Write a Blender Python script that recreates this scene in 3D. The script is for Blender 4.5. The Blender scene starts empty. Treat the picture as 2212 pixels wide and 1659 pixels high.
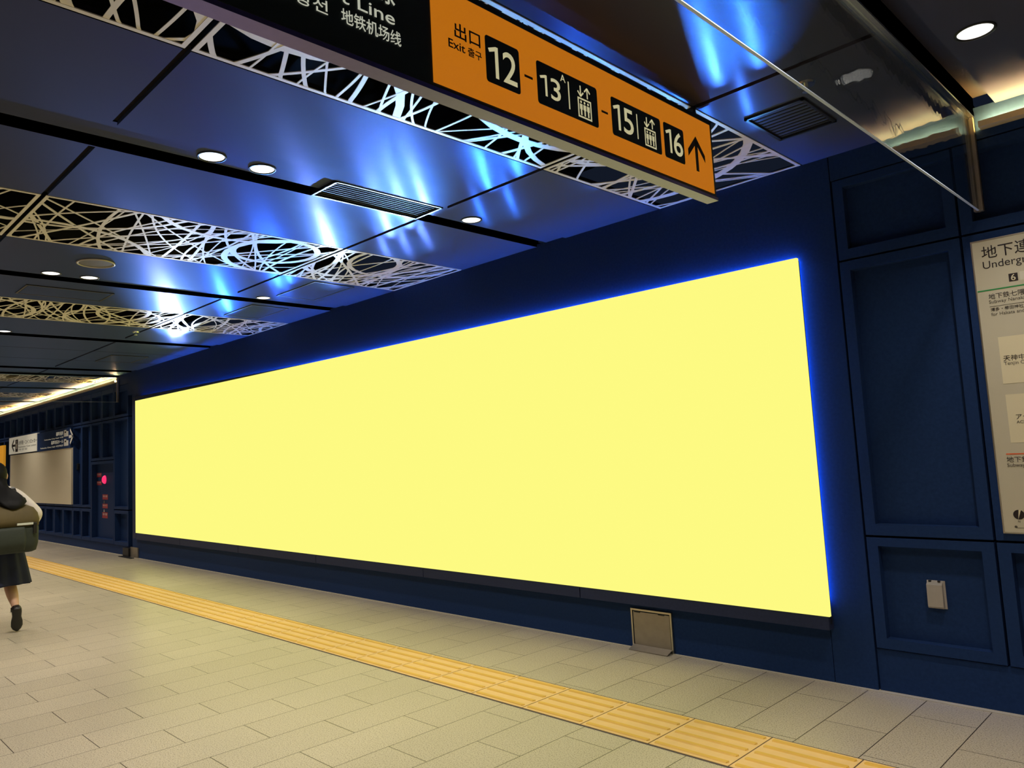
import bpy, bmesh, math, random
from mathutils import Vector, Matrix

random.seed(7)
scn = bpy.context.scene
COL = scn.collection

# ------------------------------------------------------------------ camera
FOCAL = 1631.342816297702
PPX, PPY = 1037.1441204968892, 817.5239535839761
R = [[0.6898222899136033, 0.7223452957333564, -0.04860537079626872],
     [-0.10490556159296147, 0.033302812456277094, -0.9939244165576009],
     [-0.7163379310669078, 0.690730190750623, 0.09875106126209393]]
CAM_Z = 1.37
cam_data = bpy.data.cameras.new('camera')
cam_data.sensor_fit = 'HORIZONTAL'
cam_data.sensor_width = 36.0
cam_data.lens = FOCAL / 2212 * 36.0
cam_data.shift_x = (1106 - PPX) / 2212
cam_data.shift_y = (PPY - 829.5) / 2212
cam_data.clip_start = 0.05
cam_data.clip_end = 200
cam = bpy.data.objects.new('camera', cam_data)
COL.objects.link(cam)
M = Matrix(((R[0][0], -R[1][0], -R[2][0], 0), (R[0][1], -R[1][1], -R[2][1], 0),
            (R[0][2], -R[1][2], -R[2][2], CAM_Z), (0, 0, 0, 1)))
cam.matrix_world = M
scn.camera = cam

# ------------------------------------------------------------------ world and exposure
world = bpy.data.worlds.new('world')
scn.world = world
world.use_nodes = True
bg = world.node_tree.nodes['Background']
bg.inputs[0].default_value = (0.02, 0.03, 0.06, 1)
bg.inputs[1].default_value = 0.3
scn.view_settings.view_transform = 'Standard'
scn.view_settings.look = 'None'
scn.view_settings.exposure = 0.0
scn.view_settings.gamma = 1.0
scn.view_settings.use_curve_mapping = False

# light levels (the lamps themselves are made by their builders further down)
DOWNLIGHT_W = 98.0
DOWNLIGHT_COLOR = (1.0, 0.90, 0.76)
BLUE = (0.03, 0.22, 1.0)
HALO_TOP = 110.0  # strength of the added strips that imitate bloom round the screen
HALO_SIDE = 38.0
SHEEN_W = 1.15  # power of the added lamps standing in for the screen's ceiling reflection
SHEEN_AIM = ((1.0, 24, 0.3), (1.9, 15, 3.0))       # metres out from the wall where the beam meets the ceiling, beam spread, share
SHEEN_LAMPS = ((-10.9, 0.5, (0.45, 0.62, 1.0), 1.3), (-9.3, 0.4, (0.08, 0.30, 1.0), 0.5), (-7.8, 0.5, (0.08, 0.30, 1.0), 0.5), (-6.75, 0.4, (0.40, 0.60, 1.0), 1.6),
          (-5.45, 0.8, (0.30, 0.58, 1.0), 1.5), (-4.2, 0.6, (0.08, 0.40, 1.0), 1.4), (-3.2, 0.5, (0.06, 0.34, 1.0), 0.8), (-2.45, 0.5, (0.12, 0.44, 1.0), 3.2), (-2.02, 0.3, (0.16, 0.48, 1.0), 5.5))
SHEEN_AIM = ((1.0, 24, 0.3), (1.9, 15, 3.0))       # metres out from the wall where the beam meets the ceiling, beam spread, share
SHEEN_LAMPS = ((-10.9, 0.5, (0.45, 0.62, 1.0), 2.2), (-9.3, 0.4, (0.06, 0.30, 1.0), 1.0), (-7.8, 0.5, (0.06, 0.30, 1.0), 1.0), (-6.75, 0.4, (0.35, 0.58, 1.0), 1.8),
          (-5.45, 0.9, (0.25, 0.52, 1.0), 1.6), (-4.2, 0.7, (0.06, 0.36, 1.0), 1.4), (-3.2, 0.4, (0.05, 0.30, 1.0), 1.0), (-2.25, 0.8, (0.10, 0.42, 1.0), 2.6))
COVE = 260.0

WALL_Y = 4.40
CEIL = 2.966
XMIN, XMAX = -32.0, 4.0
YFRONT = -2.1

# ------------------------------------------------------------------ materials
MATS = {}


def new_mat(name):
    m = bpy.data.materials.new(name)
    m.use_nodes = True
    nt = m.node_tree
    nt.nodes.clear()
    out = nt.nodes.new('ShaderNodeOutputMaterial')
    return m, nt, out


def principled(name, color, rough=0.5, metal=0.0, spec=0.5, noise=0.0, nscale=40.0, bump=0.0, bscale=120.0,
               stretch=None, tint=None):
    m, nt, out = new_mat(name)
    p = nt.nodes.new('ShaderNodeBsdfPrincipled')
    p.inputs['Base Color'].default_value = (*color, 1)
    p.inputs['Roughness'].default_value = rough
    p.inputs['Metallic'].default_value = metal
    p.inputs['Specular IOR Level'].default_value = spec
    if tint:
        p.inputs['Specular Tint'].default_value = (*tint, 1)
    tc = nt.nodes.new('ShaderNodeTexCoord')
    src = tc.outputs['Object']
    if stretch:
        mp = nt.nodes.new('ShaderNodeMapping')
        mp.inputs['Scale'].default_value = stretch
        nt.links.new(src, mp.inputs['Vector'])
        src = mp.outputs['Vector']
    n = nt.nodes.new('ShaderNodeTexNoise')
    n.inputs['Scale'].default_value = nscale
    n.inputs['Detail'].default_value = 4
    nt.links.new(src, n.inputs['Vector'])
    mx = nt.nodes.new('ShaderNodeMix')
    mx.data_type = 'RGBA'
    a = tuple(max(0, c * (1 - noise)) for c in color)
    b = tuple(min(1, c * (1 + noise)) for c in color)
    mx.inputs['A'].default_value = (*a, 1)
    mx.inputs['B'].default_value = (*b, 1)
    nt.links.new(n.outputs['Fac'], mx.inputs['Factor'])
    nt.links.new(mx.outputs['Result'], p.inputs['Base Color'])
    if bump:
        n2 = nt.nodes.new('ShaderNodeTexNoise')
        n2.inputs['Scale'].default_value = bscale
        nt.links.new(src, n2.inputs['Vector'])
        b2 = nt.nodes.new('ShaderNodeBump')
        b2.inputs['Strength'].default_value = bump
        b2.inputs['Distance'].default_value = 0.002
        nt.links.new(n2.outputs['Fac'], b2.inputs['Height'])
        nt.links.new(b2.outputs['Normal'], p.inputs['Normal'])
    nt.links.new(p.outputs['BSDF'], out.inputs['Surface'])
    MATS[name] = m
    return m


def emission(name, color, strength):
    m, nt, out = new_mat(name)
    e = nt.nodes.new('ShaderNodeEmission')
    e.inputs['Color'].default_value = (*color, 1)
    e.inputs['Strength'].default_value = strength
    nt.links.new(e.outputs['Emission'], out.inputs['Surface'])
    MATS[name] = m
    return m


def ceiling_material():
    """satin blue-black metal panels: dark body with a navy tinted sheen"""
    m, nt, out = new_mat('ceiling_metal')
    d = nt.nodes.new('ShaderNodeBsdfDiffuse')
    d.inputs['Color'].default_value = (0.042, 0.031, 0.031, 1)
    g = nt.nodes.new('ShaderNodeBsdfAnisotropic')
    g.inputs['Color'].default_value = (0.21, 0.19, 0.42, 1)
    g.inputs['Anisotropy'].default_value = 0.55
    tg = nt.nodes.new('ShaderNodeCombineXYZ')
    tg.inputs['X'].default_value = 1.0
    nt.links.new(tg.outputs['Vector'], g.inputs['Tangent'])
    tc = nt.nodes.new('ShaderNodeTexCoord')
    n = nt.nodes.new('ShaderNodeTexNoise')
    n.inputs['Scale'].default_value = 3.0
    nt.links.new(tc.outputs['Object'], n.inputs['Vector'])
    mr = nt.nodes.new('ShaderNodeMapRange')
    mr.inputs['To Min'].default_value = 0.21
    mr.inputs['To Max'].default_value = 0.26
    nt.links.new(n.outputs['Fac'], mr.inputs['Value'])
    nt.links.new(mr.outputs['Result'], g.inputs['Roughness'])
    fr = nt.nodes.new('ShaderNodeFresnel')
    fr.inputs['IOR'].default_value = 1.6
    g2 = nt.nodes.new('ShaderNodeBsdfAnisotropic')
    g2.inputs['Color'].default_value = (0.20, 0.44, 0.90, 1)
    g2.inputs['Roughness'].default_value = 0.55
    g2.inputs['Anisotropy'].default_value = 0.5
    nt.links.new(tg.outputs['Vector'], g2.inputs['Tangent'])
    two = nt.nodes.new('ShaderNodeMixShader')
    two.inputs['Fac'].default_value = 0.6
    nt.links.new(g.outputs['BSDF'], two.inputs[1])
    nt.links.new(g2.outputs['BSDF'], two.inputs[2])
    mix = nt.nodes.new('ShaderNodeMixShader')
    nt.links.new(fr.outputs['Fac'], mix.inputs['Fac'])
    nt.links.new(d.outputs['BSDF'], mix.inputs[1])
    nt.links.new(two.outputs['Shader'], mix.inputs[2])
    nt.links.new(mix.outputs['Shader'], out.inputs['Surface'])
    MATS['ceiling_metal'] = m
    return m


def floor_material():
    m, nt, out = new_mat('floor_tiles')
    p = nt.nodes.new('ShaderNodeBsdfPrincipled')
    tc = nt.nodes.new('ShaderNodeTexCoord')
    sep = nt.nodes.new('ShaderNodeSeparateXYZ')
    nt.links.new(tc.outputs['Object'], sep.inputs['Vector'])

    def madd(sock, add):
        a = nt.nodes.new('ShaderNodeMath')
        a.operation = 'ADD'
        nt.links.new(sock, a.inputs[0])
        a.inputs[1].default_value = add
        return a.outputs[0]
    u = madd(sep.outputs['Y'], -4.113 + 0.626 * 100)
    v = madd(sep.outputs['X'], 2.218 + 0.2842 * 200)
    cmb = nt.nodes.new('ShaderNodeCombineXYZ')
    nt.links.new(u, cmb.inputs['X'])
    nt.links.new(v, cmb.inputs['Y'])
    br = nt.nodes.new('ShaderNodeTexBrick')
    br.offset = 0.5
    br.offset_frequency = 2
    br.inputs['Scale'].default_value = 1.0
    br.inputs['Brick Width'].default_value = 0.626
    br.inputs['Row Height'].default_value = 0.2842
    br.inputs['Mortar Size'].default_value = 0.0021
    br.inputs['Mortar Smooth'].default_value = 0.0
    br.inputs['Bias'].default_value = 0.0
    br.inputs['Color1'].default_value = (0.515, 0.462, 0.375, 1)
    br.inputs['Color2'].default_value = (0.565, 0.508, 0.415, 1)
    br.inputs['Mortar'].default_value = (0.045, 0.034, 0.026, 1)
    nt.links.new(cmb.outputs['Vector'], br.inputs['Vector'])
    # fine terrazzo speckle
    n = nt.nodes.new('ShaderNodeTexNoise')
    n.inputs['Scale'].default_value = 160
    n.inputs['Detail'].default_value = 3
    nt.links.new(tc.outputs['Object'], n.inputs['Vector'])
    rmp = nt.nodes.new('ShaderNodeValToRGB')
    rmp.color_ramp.elements[0].position = 0.36
    rmp.color_ramp.elements[0].color = (0.50, 0.47, 0.44, 1)
    rmp.color_ramp.elements[1].position = 0.50
    rmp.color_ramp.elements[1].color = (1, 1, 1, 1)
    nt.links.new(n.outputs['Fac'], rmp.inputs['Fac'])
    mx = nt.nodes.new('ShaderNodeMix')
    mx.data_type = 'RGBA'
    mx.blend_type = 'MULTIPLY'
    mx.inputs['Factor'].default_value = 1.0
    nt.links.new(br.outputs['Color'], mx.inputs['A'])
    nt.links.new(rmp.outputs['Color'], mx.inputs['B'])
    # large soft wear variation
    n3 = nt.nodes.new('ShaderNodeTexNoise')
    n3.inputs['Scale'].default_value = 1.3
    nt.links.new(tc.outputs['Object'], n3.inputs['Vector'])
    r3 = nt.nodes.new('ShaderNodeValToRGB')
    r3.color_ramp.elements[0].color = (0.88, 0.88, 0.88, 1)
    r3.color_ramp.elements[1].color = (1.08, 1.06, 1.02, 1)
    nt.links.new(n3.outputs['Fac'], r3.inputs['Fac'])
    mx2 = nt.nodes.new('ShaderNodeMix')
    mx2.data_type = 'RGBA'
    mx2.blend_type = 'MULTIPLY'
    mx2.inputs['Factor'].default_value = 1.0
    nt.links.new(mx.outputs['Result'], mx2.inputs['A'])
    nt.links.new(r3.outputs['Color'], mx2.inputs['B'])
    nt.links.new(mx2.outputs['Result'], p.inputs['Base Color'])
    p.inputs['Roughness'].default_value = 0.34
    p.inputs['Specular IOR Level'].default_value = 0.45
    bmp = nt.nodes.new('ShaderNodeBump')
    bmp.inputs['Strength'].default_value = 0.25
    bmp.inputs['Distance'].default_value = 0.002
    bmp.invert = True
    nt.links.new(br.outputs['Fac'], bmp.inputs['Height'])
    nt.links.new(bmp.outputs['Normal'], p.inputs['Normal'])
    nt.links.new(p.outputs['BSDF'], out.inputs['Surface'])
    MATS['floor_tiles'] = m
    return m


def glass_material():
    m, nt, out = new_mat('smoke_glass')
    t = nt.nodes.new('ShaderNodeBsdfTransparent')
    t.inputs['Color'].default_value = (0.93, 0.96, 0.97, 1)
    g = nt.nodes.new('ShaderNodeBsdfGlossy')
    g.inputs['Roughness'].default_value = 0.02
    fr = nt.nodes.new('ShaderNodeFresnel')
    # same reflectance on both faces of the thin sheet
    geo = nt.nodes.new('ShaderNodeNewGeometry')
    ior = nt.nodes.new('ShaderNodeMapRange')
    ior.inputs['To Min'].default_value = 1.45
    ior.inputs['To Max'].default_value = 1 / 1.45
    nt.links.new(geo.outputs['Backfacing'], ior.inputs['Value'])
    nt.links.new(ior.outputs['Result'], fr.inputs['IOR'])
    tc = nt.nodes.new('ShaderNodeTexCoord')
    n = nt.nodes.new('ShaderNodeTexNoise')
    n.inputs['Scale'].default_value = 5.0
    nt.links.new(tc.outputs['Object'], n.inputs['Vector'])
    b = nt.nodes.new('ShaderNodeBump')
    b.inputs['Strength'].default_value = 0.35
    b.inputs['Distance'].default_value = 0.01
    nt.links.new(n.outputs['Fac'], b.inputs['Height'])
    nt.links.new(b.outputs['Normal'], g.inputs['Normal'])
    mix = nt.nodes.new('ShaderNodeMixShader')
    nt.links.new(fr.outputs['Fac'], mix.inputs['Fac'])
    nt.links.new(t.outputs['BSDF'], mix.inputs[1])
    nt.links.new(g.outputs['BSDF'], mix.inputs[2])
    nt.links.new(mix.outputs['Shader'], out.inputs['Surface'])
    MATS['smoke_glass'] = m
    return m


def lit_panel(name, color, strength, base=None, rough=0.4):
    """back-lit sign face: a plastic face that also gives off light"""
    m, nt, out = new_mat(name)
    p = nt.nodes.new('ShaderNodeBsdfPrincipled')
    p.inputs['Base Color'].default_value = (*(base or color), 1)
    p.inputs['Roughness'].default_value = rough
    p.inputs['Emission Color'].default_value = (*color, 1)
    p.inputs['Emission Strength'].default_value = strength
    nt.links.new(p.outputs['BSDF'], out.inputs['Surface'])
    MATS[name] = m
    return m


ceiling_material()
floor_material()
glass_material()
principled('navy_wall', (0.015, 0.037, 0.122), 0.6, spec=0.2, tint=(0.3, 0.5, 1.0), noise=0.25, nscale=60, bump=0.15, bscale=300)
principled('navy_frame', (0.032, 0.040, 0.090), 0.5, spec=0.2, tint=(0.4, 0.6, 1.0), noise=0.2, nscale=50)
principled('dark_recess', (0.010, 0.012, 0.020), 0.7, spec=0.2, noise=0.2)
principled('black_metal', (0.012, 0.014, 0.020), 0.4, spec=0.4, noise=0.2)
principled('channel_metal', (0.020, 0.024, 0.036), 0.3, spec=0.5, noise=0.2)
principled('plenum_black', (0.012, 0.010, 0.012), 0.8, spec=0.1, noise=0.3, nscale=6)
principled('lattice_paint', (0.66, 0.61, 0.56), 0.5, spec=0.4, noise=0.08, nscale=30)
principled('front_wall_paint', (0.10, 0.085, 0.075), 0.5, noise=0.15, nscale=4)
principled('end_wall_paint', (0.42, 0.30, 0.17), 0.6, noise=0.2, nscale=2)
principled('steel', (0.62, 0.58, 0.50), 0.36, metal=1.0, noise=0.08, nscale=25, stretch=(1, 1, 40))
principled('steel_board', (0.96, 0.86, 0.66), 0.40, metal=0.25, noise=0.08, nscale=25, stretch=(1, 1, 40))
principled('dull_steel', (0.40, 0.36, 0.31), 0.45, metal=0.8, noise=0.15, nscale=18)
principled('chrome', (0.75, 0.78, 0.82), 0.22, metal=1.0, noise=0.05)
principled('tray_metal', (0.15, 0.13, 0.42), 0.30, metal=1.0, noise=0.08)
principled('edge_strip', (0.45, 0.55, 0.75), 0.5, noise=0.05)
principled('speaker_grey', (0.10, 0.09, 0.10), 0.6, noise=0.2)
principled('light_trim', (0.55, 0.50, 0.40), 0.5, noise=0.1)
principled('cove_beige', (0.62, 0.52, 0.34), 0.45, noise=0.1)
principled('tactile_yellow', (0.82, 0.55, 0.23), 0.5, spec=0.35, noise=0.10, nscale=12, bump=0.1)
principled('tactile_bar', (0.76, 0.46, 0.08), 0.45, spec=0.35, noise=0.08, nscale=12)
principled('tactile_joint', (0.08, 0.06, 0.06), 0.7, noise=0.2)
principled('white_paint', (0.75, 0.74, 0.70), 0.5, noise=0.05)
principled('sign_black', (0.006, 0.012, 0.016), 0.35, spec=0.4, noise=0.1)
principled('ink_black', (0.015, 0.008, 0.010), 0.6, noise=0.1)
principled('ink_grey', (0.10, 0.09, 0.075), 0.6, noise=0.1)
principled('poster_grey', (0.60, 0.57, 0.45), 0.55, noise=0.04, nscale=8)
principled('poster_block', (0.80, 0.74, 0.53), 0.55, noise=0.03, nscale=8)
principled('poster_route', (0.72, 0.70, 0.60), 0.55, noise=0.03)
principled('line_green', (0.02, 0.30, 0.08), 0.5, noise=0.05)
principled('line_red', (0.80, 0.16, 0.06), 0.5, noise=0.05)
principled('outlet_plate', (0.42, 0.39, 0.36), 0.45, spec=0.4, noise=0.06)
principled('red_label', (0.36, 0.03, 0.05), 0.5, noise=0.1)
lit_panel('sign_orange', (0.52, 0.155, 0.006), 0.82, (0.30, 0.09, 0.004), 0.35)
lit_panel('sign_cream', (0.56, 0.52, 0.30), 0.78, (0.4, 0.38, 0.25))
lit_panel('sign_white', (0.62, 0.64, 0.52), 0.62, (0.4, 0.4, 0.35))
lit_panel('far_orange', (0.62, 0.28, 0.02), 0.6, (0.3, 0.12, 0.01))
lit_panel('far_white', (0.60, 0.56, 0.44), 0.35, (0.6, 0.57, 0.48))
lit_panel('red_lamp', (1.0, 0.03, 0.16), 0.9, (0.6, 0.02, 0.08))
emission('lamp_white', (1.0, 0.96, 0.88), 3.0)
emission('screen_yellow', (0.985, 0.955, 0.224), 1.0)
emission('halo_blue_top', BLUE, HALO_TOP)
emission('halo_blue_side', BLUE, HALO_SIDE)
emission('cove_led', (1.0, 0.58, 0.13), COVE)
principled('hair_black', (0.004, 0.004, 0.006), 0.65, spec=0.22, noise=0.4, nscale=30, stretch=(30, 30, 2))
principled('blouse_white', (0.72, 0.66, 0.68), 0.8, noise=0.06, nscale=20, bump=0.4, bscale=30)
principled('vest_black', (0.008, 0.009, 0.012), 0.8, noise=0.2)
principled('skirt_navy', (0.006, 0.010, 0.042), 0.85, noise=0.25, nscale=20)
principled('skin', (0.62, 0.38, 0.27), 0.5, spec=0.35, noise=0.06, nscale=10)
principled('shoe_black', (0.007, 0.006, 0.006), 0.45, noise=0.2)
principled('pack_green', (0.022, 0.030, 0.024), 0.75, noise=0.3, nscale=14, bump=0.3, bscale=60)
principled('pack_olive', (0.085, 0.062, 0.022), 0.75, noise=0.3, nscale=10, bump=0.3, bscale=60)
principled('reflective_tape', (0.62, 0.66, 0.60), 0.35, noise=0.1)
principled('cyan_cloth', (0.35, 0.68, 0.70), 0.8, noise=0.1)
principled('lip_red', (0.45, 0.16, 0.13), 0.5, noise=0.05)
principled('eye_dark', (0.01, 0.008, 0.007), 0.2, noise=0.05)


# ------------------------------------------------------------------ mesh helpers
class MB:
    def __init__(self):
        self.v = []
        self.f = []

    def box(self, x0, x1, y0, y1, z0, z1):
        x0, x1 = min(x0, x1), max(x0, x1)
        y0, y1 = min(y0, y1), max(y0, y1)
        z0, z1 = min(z0, z1), max(z0, z1)
        b = len(self.v)
        self.v += [(x0, y0, z0), (x1, y0, z0), (x1, y1, z0), (x0, y1, z0),
                   (x0, y0, z1), (x1, y0, z1), (x1, y1, z1), (x0, y1, z1)]
        self.f += [tuple(b + i for i in q) for q in
                   ((3, 2, 1, 0), (4, 5, 6, 7), (0, 1, 5, 4), (1, 2, 6, 5), (2, 3, 7, 6), (3, 0, 4, 7))]
        return self

    def poly(self, pts, thick):
        """flat polygon (counter-clockwise seen from its front) extruded backwards by the vector thick"""
        b = len(self.v)
        n = len(pts)
        t = Vector(thick)
        self.v += [tuple(p) for p in pts] + [tuple(Vector(p) + t) for p in pts]
        self.f.append(tuple(range(b, b + n)))
        self.f.append(tuple(range(b + 2 * n - 1, b + n - 1, -1)))
        for i in range(n):
            j = (i + 1) % n
            self.f.append((b + j, b + i, b + n + i, b + n + j))
        return self

    def cyl(self, c, r, h, n=24, axis='z', r2=None):
        r2 = r if r2 is None else r2
        b = len(self.v)
        for k, (rr, hh) in enumerate(((r, 0), (r2, h))):
            for i in range(n):
                a = 2 * math.pi * i / n
                p = (rr * math.cos(a), rr * math.sin(a), hh)
                if axis == 'x':
                    p = (p[2], p[0], p[1])
                elif axis == 'y':
                    p = (p[1], p[2], p[0])
                self.v.append((c[0] + p[0], c[1] + p[1], c[2] + p[2]))
        self.f.append(tuple(range(b + n - 1, b - 1, -1)))
        self.f.append(tuple(range(b + n, b + 2 * n)))
        for i in range(n):
            j = (i + 1) % n
            self.f.append((b + i, b + j, b + n + j, b + n + i))
        return self

    def rings(self, rings, cap=True):
        """loft closed loops of equal vertex count"""
        b = len(self.v)
        n = len(rings[0])
        for r in rings:
            self.v += [tuple(p) for p in r]
        for k in range(len(rings) - 1):
            for i in range(n):
                j = (i + 1) % n
                self.f.append((b + k * n + i, b + k * n + j, b + (k + 1) * n + j, b + (k + 1) * n + i))
        if cap:
            self.f.append(tuple(range(b + n - 1, b - 1, -1)))
            e = b + (len(rings) - 1) * n
            self.f.append(tuple(range(e, e + n)))
        return self

    def mesh(self, name, mat, smooth=False, fix=False):
        me = bpy.data.meshes.new(name)
        me.from_pydata(self.v, [], self.f)
        me.materials.append(MATS[mat])
        if fix:
            bm = bmesh.new()
            bm.from_mesh(me)
            bmesh.ops.recalc_face_normals(bm, faces=bm.faces)
            bm.to_mesh(me)
            bm.free()
        if smooth:
            for p in me.polygons:
                p.use_smooth = True
        me.update()
        return me

    def build(self, name, mat, parent=None, smooth=False, fix=False, bevel=0.0):
        o = bpy.data.objects.new(name, self.mesh(name, mat, smooth, fix))
        COL.objects.link(o)
        if parent is not None:
            o.parent = parent
            o.matrix_parent_inverse = Matrix.Translation(-parent.location)
        if bevel:
            md = o.modifiers.new('bevel', 'BEVEL')
            md.width = bevel
            md.segments = 2
        return o


def tag(o, label, cat, group=None):
    o['label'] = label
    o['category'] = cat
    if group:
        o['group'] = group
    return o


def empty(name, loc, label, cat, group=None):
    o = bpy.data.objects.new(name, None)
    o.empty_display_size = 0.1
    o.location = loc
    COL.objects.link(o)
    return tag(o, label, cat, group)


def struct(o):
    o['kind'] = 'structure'
    return o


def copy_thing(root, offset, label):
    """a copy of a thing with copies of its parts"""
    r = root.copy()
    r.location = Vector(root.location) + Vector(offset)
    r['label'] = label
    COL.objects.link(r)
    for ch in list(root.children):
        c = ch.copy()
        c.parent = r
        COL.objects.link(c)
        for g in list(ch.children):
            d = g.copy()
            d.parent = c
            COL.objects.link(d)
    return r


def text_mesh(body, mat, plane, box, at, name='lettering', parent=None, keep=False, weight=0.0, align='l', thick=0.0015):
    """lettering fitted to a box. plane 'x': faces +X, box=(y0,y1,z0,z1) at x=at; plane 'y': faces -Y, box=(x0,x1,z0,z1) at y=at"""
    cu = bpy.data.curves.new('text', 'FONT')
    cu.body = body
    cu.size = 1.0
    cu.offset = weight
    cu.resolution_u = 4
    cu.fill_mode = 'FRONT'
    ob = bpy.data.objects.new('text', cu)
    COL.objects.link(ob)
    dg = bpy.context.evaluated_depsgraph_get()
    dg.update()
    me = bpy.data.meshes.new_from_object(ob.evaluated_get(dg))
    bpy.data.objects.remove(ob)
    bpy.data.curves.remove(cu)
    vs = [v.co.copy() for v in me.vertices]
    x0 = min(v.x for v in vs); x1 = max(v.x for v in vs)
    y0 = min(v.y for v in vs); y1 = max(v.y for v in vs)
    a0, a1, b0, b1 = box
    sy = (b1 - b0) / (y1 - y0)
    if keep:
        sx = sy
        w = sx * (x1 - x0)
        if align == 'r':
            a0 = a1 - w
    else:
        sx = (a1 - a0) / (x1 - x0)
    for v, c in zip(me.vertices, vs):
        a = a0 + (c.x - x0) * sx
        b = b0 + (c.y - y0) * sy
        v.co = (at, a, b) if plane == 'x' else (a, at, b)
    me.materials.clear()
    me.materials.append(MATS[mat])
    me.name = name
    me.update()
    o = bpy.data.objects.new(name, me)
    COL.objects.link(o)
    if parent is not None:
        o.parent = parent
        p = parent
        tot = Vector((0, 0, 0))
        while p is not None:
            tot += Vector(p.location)
            p = p.parent
        o.matrix_parent_inverse = Matrix.Translation(-tot)
    if thick:
        md = o.modifiers.new('thickness', 'SOLIDIFY')
        md.thickness = thick
        md.offset = 0
    return o


def sub(mb, name, mat, part, **kw):
    """a sub-part: part's own transform is identity in the thing's frame"""
    o = bpy.data.objects.new(name, mb.mesh(name, mat, kw.get('smooth', False), kw.get('fix', False)))
    COL.objects.link(o)
    o.parent = part
    return o


def merge_objects(objs, name):
    """join several linked mesh objects into the first one's mesh (no operators)"""
    bm = bmesh.new()
    dg = bpy.context.evaluated_depsgraph_get()
    for o in objs:
        bm.from_mesh(o.data)
    me = objs[0].data
    bm.to_mesh(me)
    bm.free()
    for o in objs[1:]:
        bpy.data.objects.remove(o)
    objs[0].name = name
    return objs[0]


def rrect(c0, c1, d0, d1, r, n=5):
    """rounded rectangle outline in 2D, counter-clockwise"""
    pts = []
    for (cx, cy, a0) in ((c1 - r, d0 + r, -90), (c1 - r, d1 - r, 0), (c0 + r, d1 - r, 90), (c0 + r, d0 + r, 180)):
        for i in range(n + 1):
            a = math.radians(a0 + 90 * i / n)
            pts.append((cx + r * math.cos(a), cy + r * math.sin(a)))
    return pts


# ================================================================== SETTING
# floor
MB().box(XMIN, XMAX, YFRONT, WALL_Y + 0.2, -0.2, 0.0).build('floor', 'floor_tiles')['kind'] = 'structure'
# light sealing strip where the floor meets the wall
struct(MB().box(XMIN, XMAX, WALL_Y - 0.022, WALL_Y + 0.05, -0.01, 0.004).build('trim_1', 'light_trim'))

# ceiling panels with open joints, recessed lamp channels and openings for the lattice strips
PITCH = 2.97
STRIPS = [-2.72 - PITCH * k for k in range(-3, 10)]      # left edge of each lattice strip, 0.97 wide
CHANS = [-3.845 - PITCH * k for k in range(-3, 10)]      # left edge of each lamp channel, 0.29 wide
YB = [YFRONT, -0.89, 1.15, 3.19, WALL_Y + 0.02]
PLAIN = {3}


def strip_x(k):
    return (-2.72 - PITCH * k, -1.75 - PITCH * k)


def chan_x(k):
    return (-3.845 - PITCH * k, -3.553 - PITCH * k)


ceil = MB()
G = 0.016
for k in range(-2, 10):
    s0, s1 = strip_x(k)
    c0, c1 = chan_x(k)
    n0, n1 = chan_x(k - 1)
    for j in range(4):
        y0, y1 = YB[j] + G, YB[j + 1] - G
        # between this channel and this strip; between this strip and the next channel to the right
        ceil.box(c1, s0 - 0.006, y0, y1, CEIL, CEIL + 0.02)
        ceil.box(s1 + 0.006, n0, y0, y1, CEIL, CEIL + 0.02)
        if k in PLAIN:
            ceil.box(s0 + 0.006, s1 - 0.006, y0, y1, CEIL, CEIL + 0.02)
ceil = struct(ceil.build('ceiling', 'ceiling_metal'))
slab = MB()
slab.box(XMIN, XMAX, YFRONT, WALL_Y + 0.2, CEIL + 0.55, CEIL + 0.65)
for k in range(-2, 10):
    s0, s1 = strip_x(k)
    c0, c1 = chan_x(k)
    # backing above the joints, leaving the lattice openings free
    slab.box(s1 + 0.002, chan_x(k - 1)[0] + 0.0, YFRONT, WALL_Y + 0.1, CEIL + 0.021, CEIL + 0.04)
    slab.box(c1, s0 - 0.002, YFRONT, WALL_Y + 0.1, CEIL + 0.021, CEIL + 0.04)
    if k in PLAIN:
        slab.box(s0 - 0.01, s1 + 0.01, YFRONT, WALL_Y + 0.1, CEIL + 0.021, CEIL + 0.04)
struct(slab.build('ceiling_plenum', 'plenum_black'))
for k in range(-2, 10):
    c0, c1 = chan_x(k)
    ch = MB()
    ch.box(c0 + 0.095, c1 + 0.004, YFRONT, WALL_Y + 0.02, CEIL + 0.0135, CEIL + 0.026)
    ch.box(c0 + 0.095, c0 + 0.103, YFRONT, WALL_Y + 0.02, CEIL + 0.026, CEIL + 0.09)
    ch.box(c0 - 0.012, c0 + 0.095, YFRONT, WALL_Y + 0.02, CEIL + 0.080, CEIL + 0.090)
    ch.box(c0 - 0.012, c0, YFRONT, WALL_Y + 0.02, CEIL - 0.002, CEIL + 0.08)
    struct(ch.build('ceiling_channel', 'ceiling_metal'))


def coffer(mb, x0, x1, z0, z1, i0, i1, k0, k1, y=WALL_Y, depth=0.10, gap=0.006):
    """one wall panel: a flat frame round a recessed field"""
    x0 += gap; x1 -= gap; z0 += gap; z1 -= gap
    mb.box(x0, i0, y, y + depth, z0, z1)
    mb.box(i1, x1, y, y + depth, z0, z1)
    mb.box(i0, i1, y, y + depth, z0, k0)
    mb.box(i0, i1, y, y + depth, k1, z1)
    mb.box(i0 - 0.01, i1 + 0.01, y + depth, y + depth + 0.02, k0 - 0.01, k1 + 0.01)


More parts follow.
